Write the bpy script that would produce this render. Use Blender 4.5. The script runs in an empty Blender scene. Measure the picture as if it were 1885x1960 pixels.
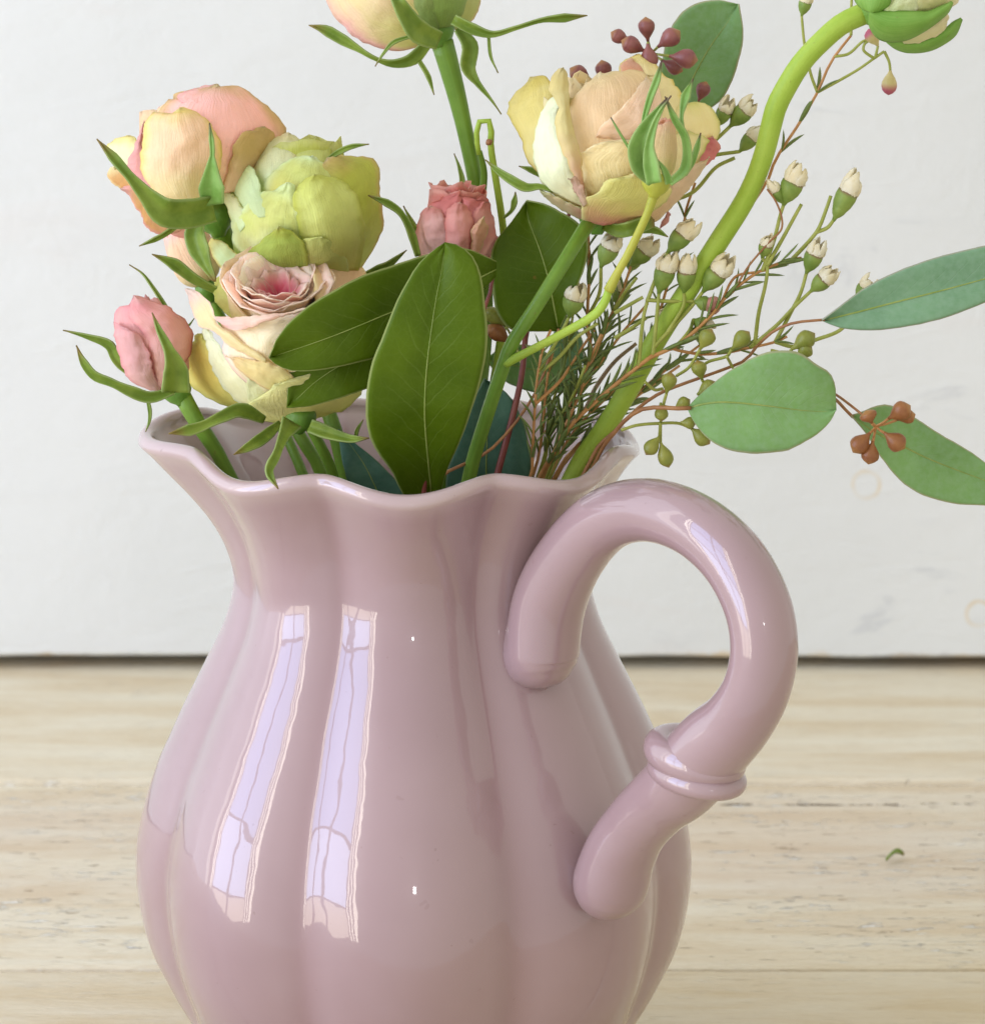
import bpy, bmesh, math, random
from mathutils import Vector, Matrix, Quaternion, noise as mnoise
R_ = math.radians
sc = bpy.context.scene
COL = sc.collection

# ------------------------------------------------------------------ camera
CAM_D, CAM_H, PITCH = 0.90, 0.348, R_(12.5)
FPX = 7375.0                       # focal length in units of a 1885 x 1960 picture
CX, CY = 942.5, 980.0
cam_d = bpy.data.cameras.new('camera')
cam = bpy.data.objects.new('camera', cam_d); COL.objects.link(cam)
cam.location = (0, -CAM_D, CAM_H)
cam.rotation_euler = (math.pi/2 - PITCH, 0, 0)
cam_d.sensor_fit = 'VERTICAL'; cam_d.sensor_height = 24.0; cam_d.sensor_width = 36.0
cam_d.lens = 24.0*FPX/1960.0
cam_d.clip_start = 0.01; cam_d.clip_end = 50
cam_d.dof.use_dof = True; cam_d.dof.focus_distance = 0.885; cam_d.dof.aperture_fstop = 26
AX = -(789-CX)/FPX*CAM_D/math.cos(PITCH)       # shift so that the jug axis (world origin) lands at x = 789
cam.location.x = AX
sc.camera = cam

# ------------------------------------------------------------------ world and window light
w = bpy.data.worlds.new('World'); sc.world = w; w.use_nodes = True
bg = w.node_tree.nodes['Background']
bg.inputs['Color'].default_value = (1.0, 0.985, 0.895, 1); bg.inputs['Strength'].default_value = 0.76
sc.view_settings.view_transform = 'Standard'; sc.view_settings.look = 'None'
sc.view_settings.exposure = 0.25; sc.view_settings.gamma = 1.0
sc.cycles.max_bounces = 8

def area(name, loc, target, sx, sy, radiance, color):
    d = bpy.data.lights.new(name, 'AREA'); d.shape = 'RECTANGLE'; d.size = sx; d.size_y = sy
    d.energy = radiance*math.pi*sx*sy; d.color = color
    o = bpy.data.objects.new(name, d); COL.objects.link(o)
    o.location = loc
    dirv = Vector(target)-Vector(loc); dirv.z = 0
    o.rotation_euler = dirv.to_track_quat('-Z', 'Y').to_euler()
    return o
def window(az, dist, off, width, z0, z1, radiance, color, name='window_light'):
    a = R_(az); d = Vector((math.sin(a), -math.cos(a), 0)); s = Vector((math.cos(a), math.sin(a), 0))
    c = d*dist + s*off
    return area(name, (c.x, c.y, (z0+z1)/2), (c.x-d.x, c.y-d.y, 0), width, z1-z0, radiance, color)
BLUE = (0.45, 0.60, 1.0); CREAM = (1.0, 0.93, 0.80); SAND = (1.0, 0.90, 0.74)
# a tall window to the left: two casements of three panes, curtain edges on either side
for off, wd in ((-0.27, 0.36), (0.11, 0.32)):
    for z0, z1, rd, cl in ((0.02, 0.42, 6.4, (0.56, 0.69, 1.0)), (0.46, 0.90, 5.4, BLUE), (0.94, 1.45, 4.6, (0.40, 0.55, 1.0))):
        window(-62, 1.30, off, wd, z0, z1, rd, cl)
    window(-62, 1.30, off, wd, -0.22, 0.00, 3.5, SAND)
for off, wd in ((0.30, 0.018), (0.345, 0.022), (0.41, 0.05), (-0.485, 0.02), (-0.53, 0.03)):
    window(-62, 1.30, off, wd, -0.25, 1.5, 7.5, CREAM)
window(-101, 1.15, 0.0, 0.42, -0.05, 1.4, 1.0, (0.74, 0.84, 1.0))
window(-88, 1.35, -0.05, 0.08, -0.05, 1.4, 2.2, (1.0, 0.99, 0.92))
window(4, 2.6, 0.0, 0.10, 0.55, 0.68, 30.0, (1, 1, 1))            # a small far window behind the camera

# ------------------------------------------------------------------ pixel helpers
K = 1.0/8000.0                     # metres per picture unit at the jug axis
CP, SP = math.cos(PITCH), math.sin(PITCH)
CAM = Vector((AX, -CAM_D, CAM_H))
FW = Vector((0, CP, -SP)); UP = Vector((0, SP, CP)); RT = Vector((1, 0, 0))
def ray(x, y):
    return FW + RT*((x-CX)/FPX) + UP*(-(y-CY)/FPX)
def P(x, y, t=0.0):                # point seen at (x, y) lying t metres in front of the jug axis plane
    d = ray(x, y); s = (CAM_D - t)/d.y
    return CAM + d*s
def PZ(x, y, z=0.0):               # point seen at (x, y) on the horizontal plane at height z
    d = ray(x, y); return CAM + d*((z-CAM_H)/d.z)
def reg(s, ox, oy):
    return lambda pts: [(p[0]*s+ox, p[1]*s+oy) + tuple(p[2:]) for p in pts]
G1 = reg(.3772, 106.7, 128.0); G2 = reg(.3772, 106.7, 426.6); G3 = reg(.3395, 568.8, 0)
G4 = reg(.3018, 888.8, 85.3); G5 = reg(.30215, 1315.4, 0); G6 = reg(.32063, 1102, 355.5)
G7 = reg(.32063, 675.5, 426.6); G8 = reg(.3776, 1173.2, 604.4)
H1 = reg(.22633, 341.3, 462.2); H2 = reg(.18861, 398.2, 234.6); H3 = reg(.20747, 177.8, 142.2)
H4 = reg(.23387, 952.8, 92.4); H5 = reg(.18861, 711, 270.2); H6 = reg(.15126, 1599.9, 0)
G0 = lambda pts: [tuple(p) for p in pts]

def smooth(a, b, x):
    x = min(1, max(0, (x-a)/(b-a))); return x*x*(3-2*x)
def cr(pts, n, closed_ends=True):
    """Catmull-Rom resample of a list of tuples to n points (by chord length)."""
    pts = [Vector(p) for p in pts]
    if len(pts) == 2: return [pts[0].lerp(pts[1], i/(n-1)) for i in range(n)]
    d = [0]
    for a, b in zip(pts, pts[1:]): d.append(d[-1] + max((b-a).length, 1e-9))
    out = []
    for i in range(n):
        s = d[-1]*i/(n-1); k = 0
        while k < len(pts)-2 and d[k+1] < s: k += 1
        u = (s-d[k])/(d[k+1]-d[k])
        p1, p2 = pts[k], pts[k+1]
        p0 = pts[k-1] if k > 0 else p1*2-p2
        p3 = pts[k+2] if k+2 < len(pts) else p2*2-p1
        l = (d[k+1]-d[k])
        m1 = (p2-p0)*(l/max(1e-9, (d[k+1]-d[k-1] if k > 0 else 2*l)))
        m2 = (p3-p1)*(l/max(1e-9, (d[k+2]-d[k] if k+2 < len(pts) else 2*l)))
        u2, u3 = u*u, u*u*u
        out.append(p1*(2*u3-3*u2+1) + m1*(u3-2*u2+u) + p2*(-2*u3+3*u2) + m2*(u3-u2))
    return out
def lin(vals, u):
    if not isinstance(vals, (list, tuple)): return vals
    x = u*(len(vals)-1); k = min(int(x), len(vals)-2); f = x-k
    return vals[k]*(1-f) + vals[k+1]*f

# ------------------------------------------------------------------ object helpers
def thing(name, label, cat, loc, group=None):
    o = bpy.data.objects.new(name, None); COL.objects.link(o); o.empty_display_size = 0.01
    o.location = loc; o['label'] = label; o['category'] = cat
    if group: o['group'] = group
    return o
def origin(o):
    v = Vector(o.location)
    while o.parent: o = o.parent; v += Vector(o.location)
    return v
def mesh_obj(name, verts, faces, mat, parent=None, uvs=None, thick=0, sub=0, label=None, smooth_=True):
    og = origin(parent) if parent else Vector((0, 0, 0))
    me = bpy.data.meshes.new(name)
    me.from_pydata([tuple(Vector(v)-og) for v in verts], [], faces)
    if uvs:
        ul = me.uv_layers.new(name='UVMap')
        for l in me.loops: ul.data[l.index].uv = uvs[l.vertex_index]
    if smooth_: me.polygons.foreach_set('use_smooth', [True]*len(me.polygons))
    me.materials.append(mat); me.update()
    o = bpy.data.objects.new(name, me); COL.objects.link(o); o.parent = parent
    if thick:
        m = o.modifiers.new('thickness', 'SOLIDIFY'); m.thickness = thick; m.offset = 0
    if sub:
        m = o.modifiers.new('subdivision', 'SUBSURF'); m.levels = sub; m.render_levels = sub
    if label: o['label'] = label
    return o
def grid_faces(nu, nv, wrap=False):
    f = []
    for j in range(nv-1):
        for i in range(nu if wrap else nu-1):
            a = j*nu+i; b = j*nu+(i+1) % nu
            f.append((a, b, b+nu, a+nu))
    return f
def tube_data(pts, radii, n=None, seg=12, flat=1.0):
    """Swept round tube through world points; radii list is spread along the length."""
    n = n or max(8, 5*len(pts))
    c = cr(pts, n); V = []; UV = []
    T = [(c[min(i+1, n-1)]-c[max(i-1, 0)]).normalized() for i in range(n)]
    N = T[0].orthogonal().normalized()
    for i in range(n):
        if i:
            q = T[i-1].rotation_difference(T[i]); N = (q @ N); N = (N-T[i]*N.dot(T[i])).normalized()
        B = T[i].cross(N); r = lin(radii, i/(n-1))
        for k in range(seg):
            a = 2*math.pi*k/seg
            V.append(c[i] + N*(r*math.cos(a)) + B*(r*flat*math.sin(a))); UV.append((k/seg, i/(n-1)))
    F = grid_faces(seg, n, True)
    V.append(c[0]); UV.append((0, 0)); V.append(c[-1]); UV.append((0, 1))
    a, b = len(V)-2, len(V)-1
    F += [(a, (k+1) % seg, k) for k in range(seg)]
    o = (n-1)*seg
    F += [(b, o+k, o+(k+1) % seg) for k in range(seg)]
    return V, F, UV
def tube(name, pts, radii, mat, parent=None, **kw):
    lab = kw.pop('label', None)
    V, F, UV = tube_data(pts, radii, **kw)
    return mesh_obj(name, V, F, mat, parent, UV, label=lab)
def merge(parts):
    V, F, UV = [], [], []
    for v, f, u in parts:
        o = len(V); V += v; UV += u; F += [tuple(i+o for i in q) for q in f]
    return V, F, UV
def stem_px(pts, t, widths):
    """pixel polyline -> world points + radii (widths in picture units)."""
    n = len(pts)
    W = [P(p[0], p[1], p[2] if len(p) > 2 else lin(t, i/(n-1))) for i, p in enumerate(pts)]
    wl = widths if isinstance(widths, (list, tuple)) else [widths, widths]
    return W, [v*K*0.5 for v in wl]
def into_jug(w_end, top_first=True):
    """points that carry a stem from the mouth of the jug down inside it."""
    x, y = w_end.x, w_end.y
    return [Vector((x*.62, y*.62, 0.128)), Vector((x*.25, y*.25, 0.075)), Vector((-x*.25, -y*.25, 0.022))]
def sheet(name, left, right, tf, mat, parent, nu=11, nv=20, mid=None, thick=0.00025, wob=0, seed=0, label=None, sub=0, cols=None, jag=0.0, crinkle=0.0):
    """Thin curved sheet between two traced edges (both run base -> tip); tf(x, y, u, v) gives the depth."""
    rnd = random.Random(seed)
    A, B = cr([p[:2]+(0,) for p in left], nv), cr([p[:2]+(0,) for p in right], nv)
    M = cr([p[:2]+(0,) for p in mid], nv) if mid else None
    ph = [rnd.uniform(0, 6.28) for _ in range(8)]
    V, UV = [], []
    if jag:
        for E, o_ in ((A, 3.1), (B, 17.7)):
            for j in range(1, nv):
                q = E[j]; w_ = jag*smooth(0, .35, j/(nv-1))
                dx = mnoise.noise((q.x*.06, q.y*.06, seed+o_)) + .6*mnoise.noise((q.x*.17, q.y*.17, seed+o_))
                dy = mnoise.noise((q.x*.06, q.y*.06, seed+o_+50)) + .6*mnoise.noise((q.x*.17, q.y*.17, seed+o_+50))
                E[j] = q + Vector((dx, dy, 0))*w_
    for j in range(nv):
        v = j/(nv-1)
        for i in range(nu):
            u = -1+2*i/(nu-1)
            if M:
                p = M[j].lerp(B[j], u) if u >= 0 else M[j].lerp(A[j], -u)
            else:
                p = A[j].lerp(B[j], (u+1)/2)
            x, y = p.x, p.y
            t = tf(x, y, u, v)
            if wob:
                e = max(abs(u), v)**3
                t += wob*e*(math.sin(5*v+3*u+ph[0]) + .6*math.sin(11*v-4*u+ph[1]) + .5*math.sin(9*u+ph[2]))
                t += wob*.5*math.sin(2.3*u+ph[3]+2*v)
            if crinkle:
                t += crinkle*(mnoise.noise((x*.022, y*.022, seed*3.3)) + .55*mnoise.noise((x*.06, y*.06, seed*1.7)) + .22*mnoise.noise((x*.16, y*.16, seed)))
            V.append(P(x, y, t)); UV.append((u, v))
    o = mesh_obj(name, V, grid_faces(nu, nv), mat, parent, UV, thick=thick, label=label, sub=sub)
    if cols:
        for k, c in zip(('c0', 'c1', 'c2'), cols): o[k] = c
    return o
def ribbon(name, pts, widths, t, mat, parent, nu=7, nv=26, fold=0.25, twist=0.0, thick=0.0004, seed=0, cols=None, tcurve=0):
    """Narrow leaf (sepal) along a traced line; widths in picture units."""
    c = cr([p[:2]+(0,) for p in pts], nv); L, Rr = [], []
    V, UV = [], []
    rnd = random.Random(seed); ph = rnd.uniform(0, 6)
    for j in range(nv):
        v = j/(nv-1)
        d = (c[min(j+1, nv-1)]-c[max(j-1, 0)]).normalized(); nrm = Vector((-d.y, d.x, 0))
        wd = max(lin(widths, v), 0.6)*.5
        if v > .995: wd = .3
        tw = twist*math.sin(2.5*v+ph)
        for i in range(nu):
            u = -1+2*i/(nu-1)
            p = c[j] + nrm*(u*wd*math.cos(tw))
            tt = lin(t, v) + K*wd*(fold*abs(u)*2 + u*math.sin(tw)) + tcurve*math.sin(math.pi*v)
            V.append(P(p.x, p.y, tt)); UV.append((u, v))
    o = mesh_obj(name, V, grid_faces(nu, nv), mat, parent, UV, thick=thick)
    if cols:
        for k, q in zip(('c0', 'c1', 'c2'), cols): o[k] = q
    return o

# ------------------------------------------------------------------ materials
def new_mat(name):
    m = bpy.data.materials.new(name); m.use_nodes = True
    nt = m.node_tree; nt.nodes.clear()
    out = nt.nodes.new('ShaderNodeOutputMaterial')
    return m, nt, out
class NB:
    """tiny node builder"""
    def __init__(s, nt): s.nt = nt
    def n(s, typ, **kw):
        nd = s.nt.nodes.new(typ)
        for k, v in kw.items(): setattr(nd, k, v)
        return nd
    def link(s, a, b): s.nt.links.new(a, b)
    def val(s, sock, v):
        if hasattr(v, 'is_linked') or hasattr(v, 'links'): s.link(v, sock)
        else: sock.default_value = v
    def math(s, op, a, b=None, c=None, clamp=False):
        nd = s.n('ShaderNodeMath', operation=op); nd.use_clamp = clamp
        s.val(nd.inputs[0], a)
        if b is not None: s.val(nd.inputs[1], b)
        if c is not None: s.val(nd.inputs[2], c)
        return nd.outputs[0]
    def mix(s, f, a, b, mode='MIX'):
        nd = s.n('ShaderNodeMix', data_type='RGBA', blend_type=mode)
        s.val(nd.inputs['Factor'], f); s.val(nd.inputs['A'], a); s.val(nd.inputs['B'], b)
        return nd.outputs['Result']
    def noise(s, vec, scale, detail=3, rough=.55, dist=0):
        nd = s.n('ShaderNodeTexNoise'); nd.inputs['Scale'].default_value = scale; nd.inputs['Detail'].default_value = detail
        nd.inputs['Roughness'].default_value = rough; nd.inputs['Distortion'].default_value = dist
        if vec is not None: s.link(vec, nd.inputs['Vector'])
        return nd.outputs['Fac']
    def mapping(s, vec, scale=(1, 1, 1), loc=(0, 0, 0), rot=(0, 0, 0)):
        nd = s.n('ShaderNodeMapping'); nd.inputs['Scale'].default_value = scale; nd.inputs['Location'].default_value = loc
        nd.inputs['Rotation'].default_value = rot; s.link(vec, nd.inputs['Vector']); return nd.outputs[0]
    def ramp(s, f, stops, interp='LINEAR'):
        nd = s.n('ShaderNodeValToRGB'); cr_ = nd.color_ramp; cr_.interpolation = interp
        while len(cr_.elements) < len(stops): cr_.elements.new(0.5)
        for e, (p, c) in zip(cr_.elements, stops):
            e.position = p; e.color = (c, c, c, 1) if isinstance(c, (int, float)) else tuple(c)+(1,)
        s.link(f, nd.inputs['Fac']); return nd.outputs['Color']
    def sstep(s, a, b, x):
        nd = s.n('ShaderNodeMapRange', interpolation_type='SMOOTHSTEP')
        s.val(nd.inputs['Value'], x); nd.inputs['From Min'].default_value = a; nd.inputs['From Max'].default_value = b
        return nd.outputs['Result']
    def bump(s, h, strength, dist):
        nd = s.n('ShaderNodeBump'); nd.inputs['Strength'].default_value = strength; nd.inputs['Distance'].default_value = dist
        s.link(h, nd.inputs['Height']); return nd.outputs['Normal']
def c4(c): return tuple(c)+(1.0,)

def leafy_shader(b, out, color, transl=0.3, rough=0.5, normal=None, spec=0.4, tint=None):
    p = b.n('ShaderNodeBsdfPrincipled'); b.val(p.inputs['Base Color'], color)
    b.val(p.inputs['Roughness'], rough); p.inputs['Specular IOR Level'].default_value = spec
    t = b.n('ShaderNodeBsdfTranslucent'); b.val(t.inputs['Color'], tint if tint is not None else color)
    if normal is not None: b.link(normal, p.inputs['Normal']); b.link(normal, t.inputs['Normal'])
    m = b.n('ShaderNodeMixShader'); m.inputs[0].default_value = transl
    b.link(p.outputs[0], m.inputs[1]); b.link(t.outputs[0], m.inputs[2]); b.link(m.outputs[0], out.inputs['Surface'])

def petal_material():
    m, nt, out = new_mat('rose_petal'); b = NB(nt)
    uv = b.n('ShaderNodeUVMap', uv_map='UVMap').outputs[0]
    sep = b.n('ShaderNodeSeparateXYZ'); b.link(uv, sep.inputs[0])
    u, v = sep.outputs[0], sep.outputs[1]
    at = [b.n('ShaderNodeAttribute', attribute_type='OBJECT', attribute_name=k).outputs['Color'] for k in ('c0', 'c1', 'c2')]
    obj = b.n('ShaderNodeTexCoord').outputs['Object']
    n1 = b.noise(obj, 90, 3); n2 = b.noise(obj, 420, 2)
    vv = b.math('ADD', v, b.math('MULTIPLY', b.math('SUBTRACT', n1, .5), .35))
    col = b.mix(b.sstep(0.05, 0.55, vv), at[0], at[1])
    au = b.math('ABSOLUTE', u)
    e = b.math('MAXIMUM', vv, b.math('MULTIPLY', b.math('ADD', au, b.math('MULTIPLY', b.math('SUBTRACT', n1, .5), .3)), .93))
    col = b.mix(b.sstep(0.66, 1.0, e), col, at[2])
    bl_ = b.noise(obj, 55, 2, .5, .6)
    col = b.mix(b.math('MULTIPLY', b.sstep(.50, .72, bl_), .40), col, at[0])
    # fine veins that run from base to tip
    st = b.noise(b.mapping(uv, (26, 2.0, 1)), 1.0, 4, .6, .4)
    col = b.mix(b.math('MULTIPLY', b.sstep(.45, .75, st), .20), col, b.mix(1.0, col, (.80, .72, .60, 1), 'MULTIPLY'))
    rnd = b.n('ShaderNodeObjectInfo').outputs['Random']
    hs = b.n('ShaderNodeHueSaturation'); b.link(col, hs.inputs['Color'])
    b.link(b.math('ADD', 1.10, b.math('MULTIPLY', rnd, .12)), hs.inputs['Value'])
    b.link(b.math('ADD', 0.98, b.math('MULTIPLY', n1, .14)), hs.inputs['Saturation'])
    col = hs.outputs[0]
    # small brown bruises at the very edge
    br = b.math('MULTIPLY', b.sstep(.93, 1.0, e), b.sstep(.60, .72, n2))
    col = b.mix(b.math('MULTIPLY', br, .5), b.mix(b.math('MULTIPLY', b.sstep(.90, .99, e), .25), col, (.95, .90, .72, 1)), (.36, .20, .08, 1))
    h = b.math('ADD', b.math('MULTIPLY', st, .6), b.math('MULTIPLY', n2, .5))
    leafy_shader(b, out, col, .36, .62, b.bump(h, .7, .0008), .16)
    return m
def green_material(name, ca, cb, rough=.45, transl=.25, spec=.4, streak=10):
    """stem / sepal green with lengthwise streaks; c0..c2 not used"""
    m, nt, out = new_mat(name); b = NB(nt)
    uv = b.n('ShaderNodeUVMap', uv_map='UVMap').outputs[0]
    obj = b.n('ShaderNodeTexCoord').outputs['Object']
    f = b.noise(b.mapping(uv, (streak, 1.5, 1)), 1.0, 3)
    f2 = b.noise(obj, 130, 3)
    col = b.mix(b.sstep(.3, .7, b.math('ADD', b.math('MULTIPLY', f, .5), b.math('MULTIPLY', f2, .5))), c4(ca), c4(cb))
    f3 = b.noise(obj, 900, 2)
    col = b.mix(b.math('MULTIPLY', b.sstep(.66, .74, f3), .35), col, (.20, .13, .04, 1))
    leafy_shader(b, out, col, transl, rough, b.bump(b.math('ADD', f, f3), .25, .0004), spec)
    return m
def sepal_material(name, ca, cb, tip):
    m, nt, out = new_mat(name); b = NB(nt)
    uv = b.n('ShaderNodeUVMap', uv_map='UVMap').outputs[0]
    sep = b.n('ShaderNodeSeparateXYZ'); b.link(uv, sep.inputs[0]); u, v = sep.outputs[0], sep.outputs[1]
    obj = b.n('ShaderNodeTexCoord').outputs['Object']
    n1 = b.noise(obj, 160, 3); n2 = b.noise(obj, 800, 2)
    col = b.mix(b.sstep(.35, .65, n1), c4(ca), c4(cb))
    col = b.mix(b.math('MULTIPLY', b.sstep(.8, 1.0, b.math('ABSOLUTE', u)), .45), col, (.45, .55, .22, 1))
    col = b.mix(b.sstep(.80, 1.0, b.math('ADD', v, b.math('MULTIPLY', b.math('SUBTRACT', n1, .5), .25))), col, c4(tip))
    leafy_shader(b, out, col, .22, .5, b.bump(n2, .3, .0004), .35)
    return m
def leaf_material(name, ca, cb, vein, edge, rough=.42, transl=.2, nv_=13.0, spec=.14, bloom=0.0):
    m, nt, out = new_mat(name); b = NB(nt)
    uv = b.n('ShaderNodeUVMap', uv_map='UVMap').outputs[0]
    sep = b.n('ShaderNodeSeparateXYZ'); b.link(uv, sep.inputs[0]); u, v = sep.outputs[0], sep.outputs[1]
    obj = b.n('ShaderNodeTexCoord').outputs['Object']
    n1 = b.noise(obj, 60, 4); n2 = b.noise(obj, 700, 3); n3 = b.noise(obj, 250, 2)
    big = b.noise(obj, 24, 3, .6, .5)
    col = b.mix(b.sstep(.3, .7, b.math('ADD', b.math('MULTIPLY', n1, .5), b.math('MULTIPLY', big, .5))), c4([x*.86 for x in ca]), c4([x*1.10 for x in cb]))
    au = b.math('ABSOLUTE', u)
    # side veins
    ph = b.math('SUBTRACT', b.math('MULTIPLY', v, nv_), b.math('MULTIPLY', au, 2.6))
    sgn = b.math('MULTIPLY', b.math('GREATER_THAN', u, 0), .43)
    ph = b.math('ADD', b.math('ADD', ph, sgn), b.math('MULTIPLY', b.math('SUBTRACT', n1, .5), 1.6))
    fr = b.math('ABSOLUTE', b.math('SUBTRACT', b.math('FRACT', ph), .5))
    ve = b.math('SUBTRACT', 1.0, b.sstep(0.015, 0.075, fr))
    ve = b.math('MULTIPLY', ve, b.sstep(.98, .2, au))
    # net of fine veins
    vor = b.n('ShaderNodeTexVoronoi', feature='DISTANCE_TO_EDGE'); vor.inputs['Scale'].default_value = 480
    b.link(obj, vor.inputs['Vector'])
    net = b.math('SUBTRACT', 1.0, b.sstep(0.0, 0.10, vor.outputs['Distance']))
    col = b.mix(b.math('MULTIPLY', ve, .13), col, c4(vein))
    col = b.mix(b.math('MULTIPLY', net, .05), col, c4(vein))
    col = b.mix(b.math('MULTIPLY', b.sstep(.945, .985, au), .7), col, c4(edge))
    col = b.mix(b.math('MULTIPLY', b.sstep(.70, .76, n3), b.math('MULTIPLY', b.sstep(.6, .7, n2), .5)), col, (.25, .12, .03, 1))
    if bloom: col = b.mix(b.math('MULTIPLY', n2, bloom), col, (.55, .68, .60, 1))
    rg = b.math('ADD', rough-.08, b.math('MULTIPLY', n1, .18))
    h = b.math('SUBTRACT', b.math('MULTIPLY', n2, .35), b.math('MULTIPLY', ve, .35))
    leafy_shader(b, out, col, transl, rg, b.bump(h, .30, .0004), spec, tint=b.mix(.5, col, (.25, .45, .03, 1)))
    return m
def simple_material(name, ca, cb, rough=.5, scale=200, spec=.4, transl=0, bumpd=.0003, along=None):
    m, nt, out = new_mat(name); b = NB(nt)
    obj = b.n('ShaderNodeTexCoord').outputs['Object']
    f = b.noise(obj, scale, 4)
    col = b.mix(b.sstep(.3, .7, f), c4(ca), c4(cb))
    if along:
        uv = b.n('ShaderNodeUVMap', uv_map='UVMap').outputs[0]
        sep = b.n('ShaderNodeSeparateXYZ'); b.link(uv, sep.inputs[0])
        col = b.mix(b.sstep(along[0], along[1], b.math('ADD', sep.outputs[1], b.math('MULTIPLY', b.math('SUBTRACT', f, .5), .3))), col, c4(along[2]))
    leafy_shader(b, out, col, transl, rough, b.bump(f, .3, bumpd), spec)
    return m

# ================================================================== SETTING
WY = PZ(942, 1282).y
def PW(x, y):                      # point seen at (x, y) on the wall board
    d = ray(x, y); return CAM + d*((WY+CAM_D)/d.y)
J1, J2 = PZ(942, 1496).y, PZ(942, 1852).y

def wood_material():
    m, nt, out = new_mat('bare_pine_wood'); b = NB(nt)
    tc = b.n('ShaderNodeTexCoord').outputs['Object']
    rnd = b.n('ShaderNodeObjectInfo').outputs['Random']
    off = b.n('ShaderNodeCombineXYZ'); b.link(b.math('MULTIPLY', rnd, 7.0), off.inputs[0])
    va = b.n('ShaderNodeVectorMath', operation='ADD'); b.link(tc, va.inputs[0]); b.link(off.outputs[0], va.inputs[1])
    p = va.outputs[0]
    g1 = b.noise(b.mapping(p, (9, 60, 1)), 1.0, 5, .6, .6)
    g2 = b.noise(b.mapping(p, (70, 420, 1)), 1.0, 5, .65, .3)
    g3 = b.noise(b.mapping(p, (190, 1100, 1)), 1.0, 3, .6)
    big = b.noise(b.mapping(p, (2, 7, 1)), 1.0, 3)
    sep = b.n('ShaderNodeSeparateXYZ'); b.link(tc, sep.inputs[0]); yy = sep.outputs[1]; xx = sep.outputs[0]
    rough_zone = b.math('MULTIPLY', b.sstep(J1+.008, J1-.012, yy), b.sstep(J2-.004, J2+.02, yy))   # the worn middle plank
    col = b.mix(b.sstep(.25, .75, g1), (.66, .545, .37, 1), (.76, .685, .515, 1))
    col = b.mix(b.math('MULTIPLY', b.sstep(.50, .72, g2), .32), col, (.46, .34, .20, 1))
    col = b.mix(b.math('MULTIPLY', b.sstep(.48, .72, g3), .22), col, (.52, .36, .20, 1))
    col = b.mix(b.math('MULTIPLY', b.sstep(.4, .7, big), b.math('ADD', .12, b.math('MULTIPLY', rough_zone, .30))), col, (.56, .42, .32, 1))
    col = b.mix(b.math('MULTIPLY', b.sstep(J2+.001, J2-.001, yy), .45), col, (.56, .44, .25, 1))
    # remnants of white paint in the grain
    w1 = b.noise(b.mapping(p, (105, 430, 1)), 1.0, 5, .7, .4); w2 = b.noise(b.mapping(p, (14, 40, 1), (3, 1, 0)), 1.0, 2)
    wm = b.math('MULTIPLY', b.sstep(.57, .63, w1), b.sstep(.42, .60, w2))
    wm = b.math('MULTIPLY', wm, b.math('ADD', .20, b.math('MULTIPLY', rough_zone, .80)))
    col = b.mix(wm, col, (.82, .80, .75, 1))
    # a thin wash of white left over the board
    col = b.mix(b.math('MULTIPLY', b.sstep(.30, .7, g1), .34), col, (.75, .71, .61, 1))
    # pits and short cracks
    d1 = b.noise(b.mapping(p, (95, 430, 1), (1, 4, 0)), 1.0, 4, .6, .5)
    pit = b.math('MULTIPLY', b.sstep(.65, .69, d1), b.math('ADD', .10, b.math('MULTIPLY', rough_zone, .65)))
    col = b.mix(b.math('MULTIPLY', pit, .75), col, (.27, .15, .06, 1))
    # long split in the worn plank
    cy = PZ(942, 1537).y
    wv = b.noise(b.mapping(tc, (9, 0, 0)), 1.0, 5, .7)
    dd = b.math('ABSOLUTE', b.math('SUBTRACT', yy, b.math('ADD', cy-.006, b.math('MULTIPLY', wv, .012))))
    brk = b.sstep(.46, .56, b.noise(b.mapping(tc, (30, 0, 0)), 1.0, 4, .7))
    crk = b.math('MULTIPLY', b.math('MULTIPLY', b.sstep(.0013, .0003, dd), brk), b.sstep(.01, .05, xx))
    col = b.mix(b.math('MULTIPLY', crk, .85), col, (.13, .07, .03, 1))
    h = b.math('ADD', b.math('MULTIPLY', g2, .5), b.math('MULTIPLY', g3, .4))
    h = b.math('SUBTRACT', b.math('ADD', h, b.math('MULTIPLY', wm, .5)), b.math('ADD', b.math('MULTIPLY', pit, 1.6), b.math('MULTIPLY', crk, 2.0)))
    s = b.n('ShaderNodeBsdfPrincipled'); b.link(col, s.inputs['Base Color']); s.inputs['Roughness'].default_value = .62
    s.inputs['Specular IOR Level'].default_value = .3
    b.link(b.bump(h, .8, .0016), s.inputs['Normal']); b.link(s.outputs[0], out.inputs['Surface'])
    return m
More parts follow.
